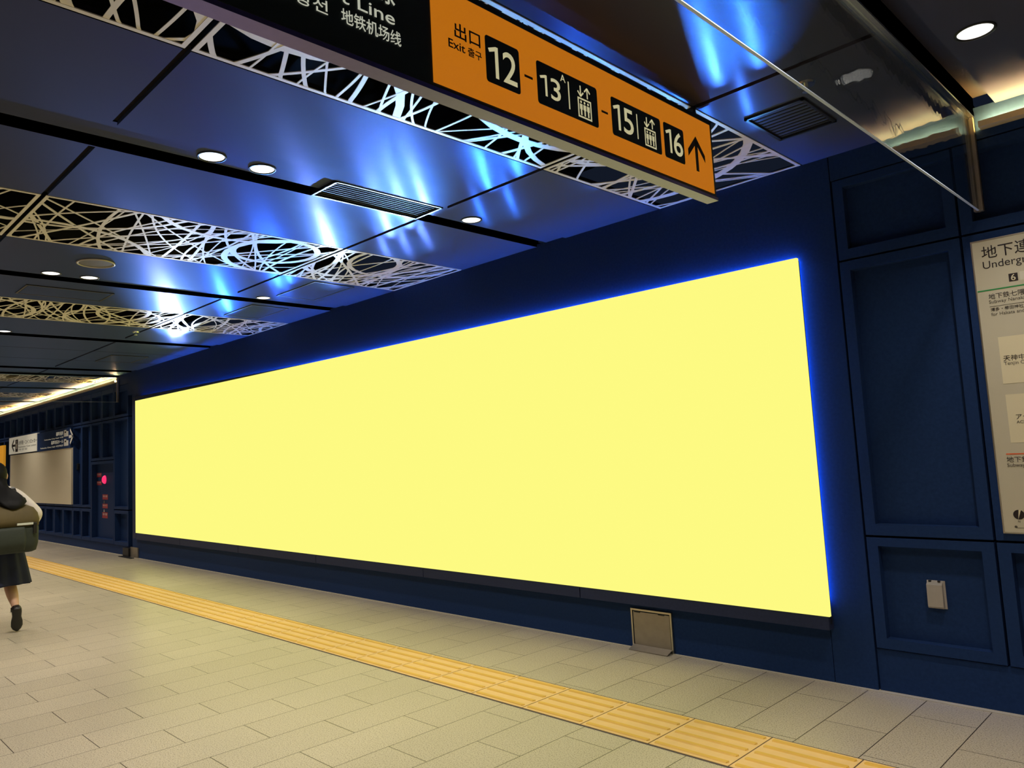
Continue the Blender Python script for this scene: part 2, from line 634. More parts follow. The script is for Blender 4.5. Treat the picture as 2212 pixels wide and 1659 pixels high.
# wall to the right of the screen: coffered panels in three tiers
wr = MB()
wr.box(-1.597, XMAX, WALL_Y + 0.125, WALL_Y + 0.2, 0, CEIL + 0.02)
wr.box(-1.597, XMAX, WALL_Y + 0.012, WALL_Y + 0.13, 0, 0.222)
for i in range(9):
    x0 = -1.597 + 0.604 * i
    x1 = x0 + 0.604
    dp = 0.055 if i == 0 else 0.07
    if i not in (1, 2):
        coffer(wr, x0, x1, 0.82, 2.35, x0 + 0.06, x1 - 0.06, 0.886, 2.29, depth=dp)
    else:
        wr.box(x0 + 0.006, x1 - 0.006 if i == 2 else x1, WALL_Y, WALL_Y + 0.1, 0.826, 2.344)
    coffer(wr, x0, x1, 0.222, 0.82, x0 + 0.061, x1 - 0.061, 0.282, 0.768, depth=dp)
    coffer(wr, x0, x1, 2.35, 2.82, x0 + 0.06, x1 - 0.06, 2.412, 2.77, depth=dp)
wr.box(-1.597, XMAX, WALL_Y, WALL_Y + 0.13, 2.822, CEIL + 0.02)
struct(wr.build('wall_right', 'navy_wall'))

# wall behind the screen: flat, in modules, with a recessed slot at its far end
wb = MB()
MODX = [-12.576, -10.768, -8.996, -7.200, -5.412, -3.632, -1.828]
wb.box(-12.72, -1.831, WALL_Y, WALL_Y + 0.2, 0, 0.34)
wb.box(-1.827, -1.603, WALL_Y, WALL_Y + 0.2, 0, 0.34)
wb.box(-12.72, -1.603, WALL_Y, WALL_Y + 0.2, 0.34, CEIL + 0.02)
wb.box(-12.9, -12.72, WALL_Y + 0.13, WALL_Y + 0.2, 0, CEIL + 0.02)
wb.box(-12.905, -12.715, WALL_Y, WALL_Y + 0.2, 2.60, CEIL + 0.02)
struct(wb.build('wall_back', 'navy_wall'))

# wall to the left of the screen: narrow deep coffers
LX = [-12.90, -13.59, -14.21, -14.80, -15.34, -15.87]
while LX[-1] > XMIN:
    LX.append(LX[-1] - 0.614)
wl = MB()
wl.box(XMIN, -12.9, WALL_Y + 0.125, WALL_Y + 0.2, 0, CEIL + 0.02)
wl.box(XMIN, -12.9, WALL_Y + 0.02, WALL_Y + 0.13, 0, 0.15)
wl.box(XMIN, -12.9, WALL_Y, WALL_Y + 0.13, 2.80, CEIL + 0.02)
for i in range(len(LX) - 1):
    x1, x0 = LX[i], LX[i + 1]
    a, b = x0 + 0.045, x1 - 0.05
    coffer(wl, x0, x1, 2.262, 2.80, a, b, 2.312, 2.712)
    if i in (1, 2):
        coffer(wl, x0, x1, 1.568, 2.258, a, b, 1.62, 2.215)
    else:
        coffer(wl, x0, x1, 0.735, 2.258, a, b, 0.785, 2.215)
        coffer(wl, x0, x1, 0.148, 0.728, a, b, 0.212, 0.668)
struct(wl.build('wall_left', 'navy_wall'))

struct(MB().box(XMIN, XMAX, YFRONT - 0.15, YFRONT, 0, CEIL + 0.6).build('wall_front', 'front_wall_paint'))
struct(MB().box(XMIN - 0.15, XMIN, YFRONT, WALL_Y + 0.2, 0, CEIL + 0.6).build('wall_far', 'end_wall_paint'))
struct(MB().box(XMAX, XMAX + 0.15, YFRONT, WALL_Y + 0.2, 0, CEIL + 0.6).build('wall_near', 'front_wall_paint'))


# ================================================================== LATTICE CEILING PANELS
def lattice_mesh(w, l, n_thick, n_thin, seed, seg=26):
    """pierced metal sheet w (x) by l (y): border plus a web of arcs of different widths, lower face at z=0"""
    rnd = random.Random(seed)
    mb = MB()
    b = 0.020
    t = 0.004
    mb.box(0, w, 0, b, 0, t); mb.box(0, w, l - b, l, 0, t)
    mb.box(0, b, b, l - b, 0, t); mb.box(w - b, w, b, l - b, 0, t)
    lo, hi = b * 0.4, 0
    arcs = []

    def chord(p, q, width, bow):
        # an arc from p to q, bowed sideways by a share of its length
        (ax, ay), (bx_, by_) = p, q
        L = math.hypot(bx_ - ax, by_ - ay)
        bow = bow if abs(bow) > 0.012 else 0.012
        h = bow * L
        rad = (L * L / 4 + h * h) / (2 * abs(h))
        mx_, my_ = (ax + bx_) / 2, (ay + by_) / 2
        nx, ny = -(by_ - ay) / L, (bx_ - ax) / L
        sg_ = 1 if h > 0 else -1
        cx, cy = mx_ - nx * sg_ * (rad - abs(h)), my_ - ny * sg_ * (rad - abs(h))
        a0 = math.atan2(my_ + ny * h - cy, mx_ + nx * h - cx)
        arcs.append((width, rad, cx, cy, a0, math.asin(min(1.0, L / 2 / rad)) * 1.02))

    for i in range(n_thin):
        u = l * (i + rnd.random()) / n_thin
        typ = rnd.random()
        wd = rnd.choice((0.010, 0.012, 0.014, 0.018, 0.022))
        if typ < 0.68:
            dv = rnd.gauss(0, 0.42)
            chord((0.005, u), (w - 0.005, min(max(u + dv, -0.2), l + 0.2)), wd, rnd.uniform(-0.10, 0.10))
        else:
            # a long slanting bar
            dv = rnd.choice((-1, 1)) * rnd.uniform(0.6, 1.4)
            chord((-0.01, u - dv / 2), (w + 0.01, u + dv / 2), wd, rnd.uniform(-0.12, 0.12))
    for i in range(n_thick):
        u = l * (i + rnd.random()) / max(1, n_thick)
        rad = rnd.uniform(0.30, 0.85)
        a0 = rnd.uniform(0, 2 * math.pi)
        px = rnd.uniform(0.2, w - 0.2)
        arcs.append((rnd.uniform(0.028, 0.050), rad, px - rad * math.cos(a0), u - rad * math.sin(a0), a0, math.pi))
    for q, (hw2, rad, cx, cy, a0, span) in enumerate(arcs):
        hw = hw2 / 2
        z = 0.0002 + 0.00004 * (q % 40)
        n = max(seg, int(span * rad / 0.06))
        prev = None
        was = False
        for i in range(n + 1):
            a = a0 + span * (2 * i / n - 1)
            ca, sa = math.cos(a), math.sin(a)
            c = (cx + rad * ca, cy + rad * sa)
            inside = lo < c[0] < w - lo and lo < c[1] < l - lo
            cur = []
            for rr in (rad - hw, rad + hw):
                cur.append((min(max(cx + rr * ca, lo), w - lo), min(max(cy + rr * sa, lo), l - lo)))
            if prev and (inside or was):
                p0, p1 = prev
                q0, q1 = cur
                k = len(mb.v)
                mb.v += [(*p0, z), (*p1, z), (*q1, z), (*q0, z), (*p0, t), (*p1, t), (*q1, t), (*q0, t)]
                mb.f += [(k, k + 3, k + 2, k + 1), (k + 4, k + 5, k + 6, k + 7), (k, k + 4, k + 7, k + 3), (k + 1, k + 2, k + 6, k + 5)]
            prev = cur
            was = inside
    return mb.mesh('ceiling_lattice_panel', 'lattice_paint', fix=False)


ROWN = ['touching the screen wall', 'second from the screen wall', 'third from the screen wall', 'outside']
STRN = {-1: 'past the nearer glass curtain', 0: 'over the orange exit sign',
        1: 'second strip from the exit sign', 2: 'third strip from the exit sign',
        4: 'first strip beyond the far glass curtain', 5: 'second strip beyond the far glass curtain',
        6: 'last strip in the distance'}
for k in (-1, 0, 1, 2, 4, 5, 6):
    s0, s1 = strip_x(k)
    for j in (3, 2, 1):
        y0, y1 = YB[j] + 0.013, YB[j + 1] - (0.025 if j == 3 else 0.013)
        if k == -1 and j != 3:
            continue
        if k >= 4 and j == 1:
            continue
        near = k <= 0
        dens = (y1 - y0) / 2.0
        thick = max(2, int((4 if near else 5) * dens))
        thin = int((30 if near else 46) * dens * (1.35 if j == 3 else 1.0))
        me = lattice_mesh(s1 - s0 - 0.006, y1 - y0, thick, thin, 100 + 10 * k + j, 26 if k < 2 else 16)
        o = bpy.data.objects.new('ceiling_lattice_panel', me)
        o.location = (s0 + 0.003, y0, CEIL - 0.001)
        COL.objects.link(o)
        tag(o, 'pierced pale ceiling panel %s, %s' % (ROWN[3 - j], STRN[k]), 'ceiling panel', 'pierced lattice ceiling panels')

# ================================================================== DOWNLIGHTS
CH_NAME = {-1: 'channel behind the nearer glass curtain', 0: 'first channel left of the exit sign', 1: 'second channel from the exit sign',
           2: 'third channel from the exit sign', 3: 'channel by the far glass curtain'}
dl0 = None
ring_me = lens_me = None


def downlight(x, y, label):
    global ring_me, lens_me
    if ring_me is None:
        mb = MB()
        rr = []
        for (r, z) in ((0.074, 0.0), (0.074, -0.004), (0.066, -0.005), (0.064, 0.004), (0.064, 0.010), (0.074, 0.010)):
            rr.append([(r * math.cos(2 * math.pi * i / 32), r * math.sin(2 * math.pi * i / 32), z) for i in range(32)])
        mb.rings(rr, cap=False)
        ring_me = mb.mesh('trim_ring', 'black_metal', smooth=True)
        lens_me = MB().cyl((0, 0, 0.0005), 0.0635, 0.006, 32).mesh('lens', 'lamp_white')
    root = empty('downlight', (x, y, CEIL + 0.013), label, 'ceiling light', 'round recessed downlights')
    for n, me in (('trim_ring', ring_me), ('lens', lens_me)):
        o = bpy.data.objects.new(n, me)
        o.parent = root
        COL.objects.link(o)
    return root


def lamp(x, y, w=1.0):
    li = bpy.data.lights.new('downlight_beam', 'SPOT')
    li.energy = DOWNLIGHT_W * w
    li.color = DOWNLIGHT_COLOR
    li.spot_size = math.radians(125)
    li.spot_blend = 0.9
    li.shadow_soft_size = 0.06
    li.use_shadow = True
    o = bpy.data.objects.new('downlight_beam', li)
    o.location = (x, y, CEIL + 0.004)
    COL.objects.link(o)


YL = [(3.53, 'nearest the wall'), (1.960, 'right of its pair'), (1.674, 'left of its pair')]
for k in range(-2, 9):
    c0, c1 = chan_x(k)
    cx = -0.664 if k == -1 else c1 - 0.118
    for y, nm in YL:
        lamp(cx, y)
        if k in (-1, 0, 1) or (k == 2 and y != 3.53):
            if k == -1 and y != 3.53:
                continue
            downlight(cx, y, 'round white downlight in the %s, %s' % (CH_NAME[k], nm))
    for y in (0.45, -1.2):
        lamp(cx, y)

# ================================================================== VENTS, HATCHES, SPEAKER, SPRINKLERS


def vent(x0, x1, y0, y1, label, along='y', z=CEIL - 0.004, n=9):
    root = empty('ventilation_grille', ((x0 + x1) / 2, (y0 + y1) / 2, z), label, 'vent')
    f = MB()
    w = 0.014
    f.box(x0, x1, y0, y0 + w, z, z + 0.03); f.box(x0, x1, y1 - w, y1, z, z + 0.03)
    f.box(x0, x0 + w, y0, y1, z, z + 0.03); f.box(x1 - w, x1, y0, y1, z, z + 0.03)
    f.build('grille_frame', 'black_metal', root)
    s = MB()
    for i in range(n):
        if along == 'y':
            a = x0 + w + (x1 - x0 - 2 * w) * (i + 0.5) / n
            s.box(a - 0.005, a + 0.005, y0 + w, y1 - w, z + 0.009, z + 0.028)
        else:
            a = y0 + w + (y1 - y0 - 2 * w) * (i + 0.5) / n
            s.box(x0 + w, x1 - w, a - 0.005, a + 0.005, z + 0.009, z + 0.028)
    s.build('louvre', 'dark_recess', root)
    MB().box(x0 + 0.002, x1 - 0.002, y0 + 0.002, y1 - 0.002, z + 0.031, z + 0.036).build('backing', 'dark_recess', root)
    return root


vent(-3.84, -3.56, 2.365, 3.175, 'long dark slotted air grille set in the lamp channel left of the exit sign')
vent(-1.655, -1.36, 3.51, 3.91, 'square dark air grille in the ceiling right of the exit sign', along='x', n=10, z=CEIL - 0.012)


def hatch(x0, x1, y0, y1, label):
    root = empty('ceiling_hatch', ((x0 + x1) / 2, (y0 + y1) / 2, CEIL), label, 'ceiling hatch', 'square ceiling access hatches')
    f = MB()
    w = 0.016
    z0, z1 = CEIL - 0.006, CEIL - 0.0005
    f.box(x0, x1, y0, y0 + w, z0, z1); f.box(x0, x1, y1 - w, y1, z0, z1)
    f.box(x0, x0 + w, y0 + w, y1 - w, z0, z1); f.box(x1 - w, x1, y0 + w, y1 - w, z0, z1)
    f.build('hatch_frame', 'black_metal', root)
    MB().box(x0 + w + 0.004, x1 - w - 0.004, y0 + w + 0.004, y1 - w - 0.004, CEIL - 0.005, CEIL - 0.0005).build('hatch_door', 'ceiling_metal', root)


hatch(-6.43, -5.74, 3.55, 3.97, 'dark square hatch in the ceiling beside the wall, in front of the second lattice strip')
hatch(-7.56, -6.92, 3.55, 3.96, 'dark square hatch in the ceiling beside the wall, just before the third lattice strip')
hatch(-7.46, -7.08, 1.60, 2.30, 'brownish ceiling hatch far from the wall, left of the third lattice strip')
hatch(-11.6, -10.9, 3.50, 4.0, 'faint hatch outline on the dark ceiling beside the far glass curtain')

sp = empty('ceiling_speaker', (-6.09, 1.843, CEIL), 'round grey perforated speaker set in the ceiling between two lattice strips', 'speaker')
mb = MB()
rr = []
for (r, z) in ((0.135, -0.001), (0.135, -0.008), (0.128, -0.011), (0.120, -0.008), (0.120, -0.001)):
    rr.append([(sp.location.x + r * math.cos(2 * math.pi * i / 40), sp.location.y + r * math.sin(2 * math.pi * i / 40), CEIL + z) for i in range(40)])
mb.rings(rr, cap=False).build('speaker_rim', 'dull_steel', sp, smooth=True)
mb = MB()
mb.cyl((sp.location.x, sp.location.y, CEIL - 0.007), 0.120, 0.0065, 40)
mb.build('speaker_mesh', 'speaker_grey', sp)


def sprinkler(x, y, label):
    root = empty('sprinkler_head', (x, y, CEIL), label, 'sprinkler', 'ceiling sprinkler heads')
    MB().cyl((x, y, CEIL - 0.010), 0.036, 0.0095, 24, r2=0.040).build('escutcheon', 'chrome', root, smooth=False)
    m = MB()
    m.cyl((x, y, CEIL - 0.034), 0.009, 0.026, 12)
    m.cyl((x, y, CEIL - 0.040), 0.019, 0.006, 16)
    m.build('nozzle', 'chrome', root)


sprinkler(-1.293, 3.387, 'small chrome sprinkler head on the ceiling seen through the nearer glass curtain')
sprinkler(-8.95, 3.14, 'small pale sprinkler head hanging just beyond the third lattice strip')

# ================================================================== GLASS SMOKE CURTAINS


def curtain(x, zb, label, y0=YFRONT + 0.02):
    root = empty('smoke_curtain', (x, WALL_Y - 0.02, CEIL), label, 'glass curtain')
    MB().box(x - 0.004, x + 0.004, y0, WALL_Y - 0.012, zb, CEIL - 0.026).build('glass_pane', 'smoke_glass', root)
    m = MB()
    m.box(x - 0.022, x - 0.0045, y0, WALL_Y - 0.004, CEIL - 0.034, CEIL - 0.0005)
    m.box(x + 0.0045, x + 0.022, y0, WALL_Y - 0.004, CEIL - 0.034, CEIL - 0.0005)
    m.box(x - 0.022, x + 0.022, y0, WALL_Y - 0.004, CEIL - 0.0255, CEIL - 0.0005)
    m.build('top_rail', 'chrome', root)
    m = MB()
    m.box(x - 0.020, x - 0.0045, WALL_Y - 0.036, WALL_Y - 0.001, zb - 0.004, CEIL - 0.036)
    m.box(x + 0.0045, x + 0.020, WALL_Y - 0.036, WALL_Y - 0.001, zb - 0.004, CEIL - 0.036)
    m.box(x - 0.020, x + 0.020, WALL_Y - 0.0115, WALL_Y - 0.001, zb - 0.004, CEIL - 0.036)
    m.build('wall_channel', 'dull_steel', root)
    MB().box(x - 0.005, x + 0.005, y0, WALL_Y - 0.037, zb - 0.0035, zb - 0.0005).build('glass_edge', 'edge_strip', root)


curtain(-0.895, 2.455, 'clear glass smoke curtain hanging across the ceiling at top right', y0=YFRONT + 0.02)
curtain(-13.34, 2.525, 'far glass smoke curtain hanging past the left end of the yellow screen', y0=YFRONT + 0.02)

# ================================================================== COVE LIGHTS


def cove(x0, x1, label):
    root = empty('cove_light', ((x0 + x1) / 2, WALL_Y, 2.90), label, 'cove light', 'warm cove lights along the wall top')
    m = MB()
    m.box(x0, x1, WALL_Y - 0.060, WALL_Y - 0.001, 2.862, 2.870)
    m.box(x0, x1, WALL_Y - 0.060, WALL_Y - 0.054, 2.870, 2.892)
    m.build('trough', 'cove_beige', root)
    MB().box(x0 + 0.02, x1 - 0.02, WALL_Y - 0.040, WALL_Y - 0.014, 2.8705, 2.886).build('glow_strip', 'cove_led', root)


cove(XMIN + 0.1, -13.38, 'glowing warm cove light along the top of the far left wall')
cove(-0.85, XMAX - 0.1, 'glowing warm cove light at the wall top beyond the nearer glass curtain')

# ================================================================== THE SCREEN
SY = 4.335
f_, cx_, cy_ = FOCAL, PPX, PPY


def back(px, py, y):
    c = ((px - cx_) / f_, (py - cy_) / f_, 1.0)
    d = [sum(R[i][k] * c[i] for i in range(3)) for k in range(3)]
    t = y / d[1]
    return (d[0] * t, y, CAM_Z + d[2] * t)


scr = empty('video_screen', (-7.2, WALL_Y, 1.4), 'huge plain yellow glowing screen along the navy wall', 'screen')
TL, TR, BR_, BL = back(292, 866, SY), back(1720, 557, SY), back(1792, 1333, SY), back(293, 1151, SY)
MB().poly([BL, BR_, TR, TL], (0, 0.025, 0)).build('display', 'screen_yellow', scr)
XL, XR = TL[0], TR[0]
cab = MB()
cab.box(XL, XR - 0.003, SY + 0.026, SY + 0.042, 0.33, 2.40)
cab.build('cabinet', 'black_metal', scr)
# frame: left cheek, lower and upper rails in modules with hairline joints
XR_ = XR - 0.002
edges = [XL - 0.145, XL] + [m + 0.06 for m in MODX[1:-1]] + [XR_]


def rail_z(x, lower):
    a, b = (BL, BR_) if lower else (TL, TR)
    t = (x - a[0]) / (b[0] - a[0])
    return a[2] + (b[2] - a[2]) * t


def rail_top(x):
    return rail_z(x, False) + max(0.0, 0.066 * (1 - (x - XL) / 5.4))


for i in range(len(edges) - 1):
    a, b = edges[i] + 0.004, edges[i + 1] - 0.004
    if i == 0:
        MB().box(a, b, SY + 0.004, WALL_Y + 0.005, 0.315, 2.535).build('frame_cheek', 'navy_frame', scr)
        continue
    m = MB()
    za, zb = rail_z(a, True), rail_z(b, True)
    m.poly([(a, SY + 0.004, 0.300), (b, SY + 0.004, 0.300), (b, SY + 0.004, zb - 0.001), (a, SY + 0.004, za - 0.001)], (0, WALL_Y - SY - 0.005, 0))
    m.build('lower_rail', 'navy_frame', scr)
    za, zb = rail_z(a, False), rail_z(b, False)
    zt0, zt1 = rail_top(a), rail_top(b)
    if zt0 - za < 0.004:
        continue
    m = MB()
    m.poly([(a, SY + 0.004, za + 0.001), (b, SY + 0.004, zb + 0.001), (b, SY + 0.004, zt1), (a, SY + 0.004, zt0)], (0, 0.028, 0))
    m.build('upper_rail', 'navy_frame', scr)
# added behind the upper rail and right-hand edge: blue strips imitating lens bloom
xa, xb = XL + 0.1, XR - 0.02
za, zb = rail_z(xa, False) - 0.012, rail_z(xb, False) - 0.012
m = MB()
m.poly([(xa, SY + 0.050, za), (xb, SY + 0.050, zb), (xb, SY + 0.050, zb + 0.006), (xa, SY + 0.050, za + 0.006)], (0, 0.011, 0))
m.build('glow_strip', 'halo_blue_top', scr)
# added blue lamps behind the top edge, imitating screen reflections on the ceiling
for (xc, w_, col, k_) in SHEEN_LAMPS:
    nl = 2 * max(1, int(w_ / 0.25))
    for q in range(nl):
        x = xc + w_ * ((q + 0.5) / nl - 0.5)
        reach, spread, part = SHEEN_AIM[q % len(SHEEN_AIM)]
        li = bpy.data.lights.new('added_sheen_lamp', 'AREA')
        li.shape = 'RECTANGLE'
        li.size = 0.022
        li.size_y = 0.006
        li.spread = math.radians(spread)
        li.color = col
        li.energy = SHEEN_W * k_ * w_ / nl * part
        lo = bpy.data.objects.new('added_sheen_lamp', li)
        az = math.atan2(-x, WALL_Y)              # turned toward the camera
        el = math.atan(0.52 * math.cos(az) / reach)
        d = Vector((math.sin(az) * math.cos(el), -math.cos(az) * math.cos(el), math.sin(el)))
        zl = -d
        xl = Vector((0, 0, 1)).cross(zl).normalized()
        yl = zl.cross(xl)
        mat = Matrix((xl, yl, zl)).transposed().to_4x4()
        mat.translation = (x, SY + 0.034, rail_top(x) + 0.006)
        lo.matrix_world = mat
        COL.objects.link(lo)
za, zb = rail_z(xa, False), rail_z(xb, False)
m = MB()
m.poly([(xa, SY + 0.046, za - 0.03), (xb, SY + 0.046, zb - 0.03), (xb, SY + 0.046, zb - 0.002), (xa, SY + 0.046, za - 0.002)], (0, 0.002, 0))
m.build('added_shield', 'black_metal', scr)  # added plate holding the added lamps' light off the wall
MB().box(XR - 0.040, XR - 0.028, SY + 0.044, WALL_Y - 0.004, 0.45, 2.40).build('glow_strip', 'halo_blue_side', scr)  # added strip, makes the halo beside the right edge

# ================================================================== HANGING EXIT SIGN
SX = -1.73
sg = empty('hanging_sign', (SX - 0.03, 2.0, CEIL), 'long orange and black exit direction sign hanging from the ceiling', 'sign')
SXB = SX - 0.056
MB().box(SXB, SX - 0.002, -0.40, 3.316, 2.543, 2.926).build('housing', 'sign_black', sg, bevel=0.004)
MB().box(SX - 0.0015, SX + 0.001, 1.527, 3.293, 2.5565, 2.8985).build('exit_panel', 'sign_orange', sg)
MB().box(SXB - 0.002, SX + 0.002, -0.40, 3.322, 2.527, 2.5425).build('underside_tray', 'tray_metal', sg)
for y in (0.2, 3.20):
    MB().box(SX - 0.045, SX - 0.02, y - 0.012, y + 0.012, 2.9265, CEIL + 0.05).build('hanger', 'black_metal', sg)
XT = SX + 0.0022


def plate(y0, y1, z0, z1):
    pts = [(SX + 0.002, a, b) for a, b in rrect(y0, y1, z0, z1, 0.012)]
    return MB().poly(pts, (-0.0009, 0, 0)).build('number_plate', 'sign_black', sg)


def mesh2d(polys, mat, name, x, parent, at='x', th=0.0008):
    """flat pictogram pieces given as 2D outlines on the plane"""
    m = MB()
    for pts in polys:
        if at == 'x':
            m.poly([(x, a, b) for a, b in pts], (-th, 0, 0))
        else:
            m.poly([(a, x, b) for a, b in pts], (0, th, 0))
    return m.build(name, mat, parent)


def quad_line(p, q, w):
    dx, dy = q[0] - p[0], q[1] - p[1]
    L = math.hypot(dx, dy)
    nx, ny = -dy / L * w / 2, dx / L * w / 2
    return [(p[0] - nx, p[1] - ny), (q[0] - nx, q[1] - ny), (q[0] + nx, q[1] + ny), (p[0] + nx, p[1] + ny)]


def circle(c, r, n=14):
    return [(c[0] + r * math.cos(2 * math.pi * i / n), c[1] + r * math.sin(2 * math.pi * i / n)) for i in range(n)]


def lift_icon(y0, y1, z0, z1):
    """two arrows over a lift car with three people"""
    w = y1 - y0
    car = (z1 - z0) * 0.62
    t = w * 0.075
    P = []
    P += [quad_line((y0, z0 + t / 2), (y1, z0 + t / 2), t), quad_line((y0, z0 + car - t / 2), (y1, z0 + car - t / 2), t),
          quad_line((y0 + t / 2, z0 + t), (y0 + t / 2, z0 + car - t), t), quad_line((y1 - t / 2, z0 + t), (y1 - t / 2, z0 + car - t), t)]
    for k in range(3):
        c = y0 + w * (0.24 + 0.26 * k)
        P.append(circle((c, z0 + car * 0.80), w * 0.062, 10))
        P.append([(c - w * 0.045, z0 + car * 0.13), (c + w * 0.045, z0 + car * 0.13), (c + w * 0.05, z0 + car * 0.42),
                  (c + w * 0.095, z0 + car * 0.42), (c + w * 0.095, z0 + car * 0.69), (c - w * 0.095, z0 + car * 0.69),
                  (c - w * 0.095, z0 + car * 0.42), (c - w * 0.05, z0 + car * 0.42)])
    za, zb = z0 + car + (z1 - z0) * 0.05, z1
    h = zb - za
    for (c, up) in ((y0 + w * 0.24, False), (y0 + w * 0.74, True)):
        tip = zb if up else za
        tail = za if up else zb
        s = -1 if up else 1
        P.append(quad_line((c, tail), (c, tip), t))
        P.append(quad_line((c, tip), (c - w * 0.21, tip + s * h * 0.42), t))
        P.append(quad_line((c + w * 0.21, tip + s * h * 0.42), (c, tip), t))
    return P


def attach(o, part):
    o.parent = part
    o.matrix_parent_inverse = Matrix.Identity(4)
    return o


def child_text(body, mat, box, part, weight=0.0, x=XT):
    return attach(text_mesh(body, mat, 'x', box, x, name='numeral', weight=weight, thick=0.001), part)


def one(box, part, x=XT + 0.0004):
    # a figure 1 with a slanted flag
    y0, y1, z0, z1 = box
    w = (z1 - z0) * 0.135
    pts = [(y1 - w, z0), (y1, z0), (y1, z1), (y1 - w * 0.75, z1), (y0, z1 - (z1 - z0) * 0.13), (y0 + w * 0.35, z1 - (z1 - z0) * 0.24), (y1 - w, z1 - (z1 - z0) * 0.15)]
    return attach(mesh2d([pts], 'sign_cream', 'numeral', x, None), part)


P12 = plate(1.768, 1.938, 2.637, 2.806)
P13 = plate(2.031, 2.393, 2.637, 2.803)
P15 = plate(2.486, 2.848, 2.638, 2.802)
P16 = plate(2.874, 3.040, 2.639, 2.802)
one((1.781, 1.829, 2.660, 2.775), P12)
child_text('2', 'sign_cream', (1.852, 1.922, 2.660, 2.776), P12, 0.006)
one((2.047, 2.086, 2.676, 2.758), P13)
child_text('3', 'sign_cream', (2.107, 2.163, 2.674, 2.759), P13, 0.006)
child_text('A', 'sign_cream', (2.166, 2.196, 2.764, 2.792), P13)
one((2.498, 2.545, 2.668, 2.778), P15)
child_text('5', 'sign_cream', (2.568, 2.638, 2.667, 2.778), P15, 0.006)
one((2.888, 2.934, 2.668, 2.778), P16)
child_text('6', 'sign_cream', (2.952, 3.026, 2.667, 2.779), P16, 0.006)
for part, ybar, ic in ((P13, 2.213, (2.266, 2.350)), (P15, 2.667, (2.720, 2.805))):
    o = mesh2d([quad_line((ybar, 2.665), (ybar, 2.775), 0.006)] + lift_icon(ic[0], ic[1], 2.652, 2.782), 'sign_cream', 'lift_symbol', XT + 0.0005, None)
    o.parent = part
    o.matrix_parent_inverse = Matrix.Identity(4)
mesh2d([quad_line((1.963, 2.720), (2.007, 2.720), 0.009)], 'ink_black', 'dash', XT, sg)
mesh2d([quad_line((2.418, 2.7175), (2.460, 2.7175), 0.009)], 'ink_black', 'dash', XT, sg)
mesh2d([quad_line((3.149, 2.634), (3.149, 2.780), 0.024),
        [(3.149, 2.804), (3.074, 2.726), (3.074, 2.692), (3.149, 2.768)],
        [(3.149, 2.768), (3.224, 2.692), (3.224, 2.726), (3.149, 2.804)]], 'ink_black', 'arrow', XT, sg)
text_mesh('出口', 'ink_black', 'x', (1.626, 1.744, 2.743, 2.797), XT, parent=sg, weight=0.008)
text_mesh('Exit', 'ink_black', 'x', (1.597, 1.671, 2.700, 2.730), XT, parent=sg, weight=0.004)
text_mesh('출구', 'ink_black', 'x', (1.684, 1.748, 2.698, 2.729), XT, parent=sg, weight=0.006)
XB = SX + 0.0002
text_mesh('空港線', 'sign_white', 'x', (1.128, 1.382, 2.750, 2.842), XB, parent=sg, weight=0.0)
text_mesh('Airport Line', 'sign_white', 'x', (0.948, 1.378, 2.677, 2.730), XB, parent=sg, weight=0.0)
text_mesh('공항선', 'sign_white', 'x', (0.975, 1.137, 2.630, 2.672), XB, parent=sg, weight=0.0)
text_mesh('地铁机场线', 'sign_white', 'x', (1.183, 1.400, 2.628, 2.673), XB, parent=sg, weight=0.0)

# ================================================================== ROUTE MAP BOARD ON THE RIGHT
mp = empty('route_map_board', (-0.35, WALL_Y, 1.58), 'pale grey underground passage map board on the wall at right edge', 'map board')
PY = WALL_Y - 0.012
MB().box(-0.945, 0.20, PY, WALL_Y - 0.0004, 0.868, 2.300).build('board', 'poster_grey', mp)
m = MB()
t = 0.005
m.box(-0.951, 0.206, PY - 0.003, WALL_Y - 0.0005, 0.862, 0.868); m.box(-0.951, 0.206, PY - 0.003, WALL_Y - 0.0005, 2.300, 2.306)
m.box(-0.951, -0.945, PY - 0.003, WALL_Y - 0.0005, 0.868, 2.300); m.box(0.200, 0.206, PY - 0.003, WALL_Y - 0.0005, 0.868, 2.300)
m.build('board_edge', 'steel', mp)


def ptext(body, box, mat='ink_black', weight=0.0, keep=True, dy=0.001):
    return text_mesh(body, mat, 'y', box, PY - dy, parent=mp, keep=keep, weight=weight, thick=0.0008)


ptext('地下連絡通路', (-0.908, 0, 2.208, 2.272), weight=0.003)
ptext('Underground Passage', (-0.908, 0, 2.147, 2.196))
MB().box(-0.808, -0.771, PY - 0.0012, PY - 0.0002, 2.076, 2.115).build('exit_tile', 'ink_black', mp)
ptext('6', (-0.799, 0, 2.080, 2.111), 'poster_block', 0.01, dy=0.002)
MB().box(-0.763, -0.62, PY - 0.0012, PY - 0.0002, 2.076, 2.118).build('route_block', 'poster_route', mp)
MB().box(-0.943, 0.18, PY - 0.0016, PY - 0.0002, 2.048, 2.054).build('green_line', 'line_green', mp)
ptext('地下鉄七隈線', (-0.900, 0, 2.004, 2.032))
ptext('Subway Nanakuma Line', (-0.900, 0, 1.978, 2.000), 'ink_grey')
MB().box(-0.900, -0.60, PY - 0.0012, PY - 0.0002, 1.9665, 1.9685).build('rule', 'ink_grey', mp)
ptext('博多・櫛田神社前 方面', (-0.897, 0, 1.943, 1.961))
ptext('for Hakata and Kushida Shrine', (-0.897, 0, 1.921, 1.937), 'ink_grey')
MB().box(-0.881, -0.55, PY - 0.0012, PY - 0.0002, 1.583, 1.813).build('place_block', 'poster_block', mp)
ptext('天神中央公園', (-0.868, 0, 1.693, 1.721), dy=0.002)
ptext('Tenjin Chuo Park', (-0.868, 0, 1.668, 1.690), 'ink_grey', dy=0.002)
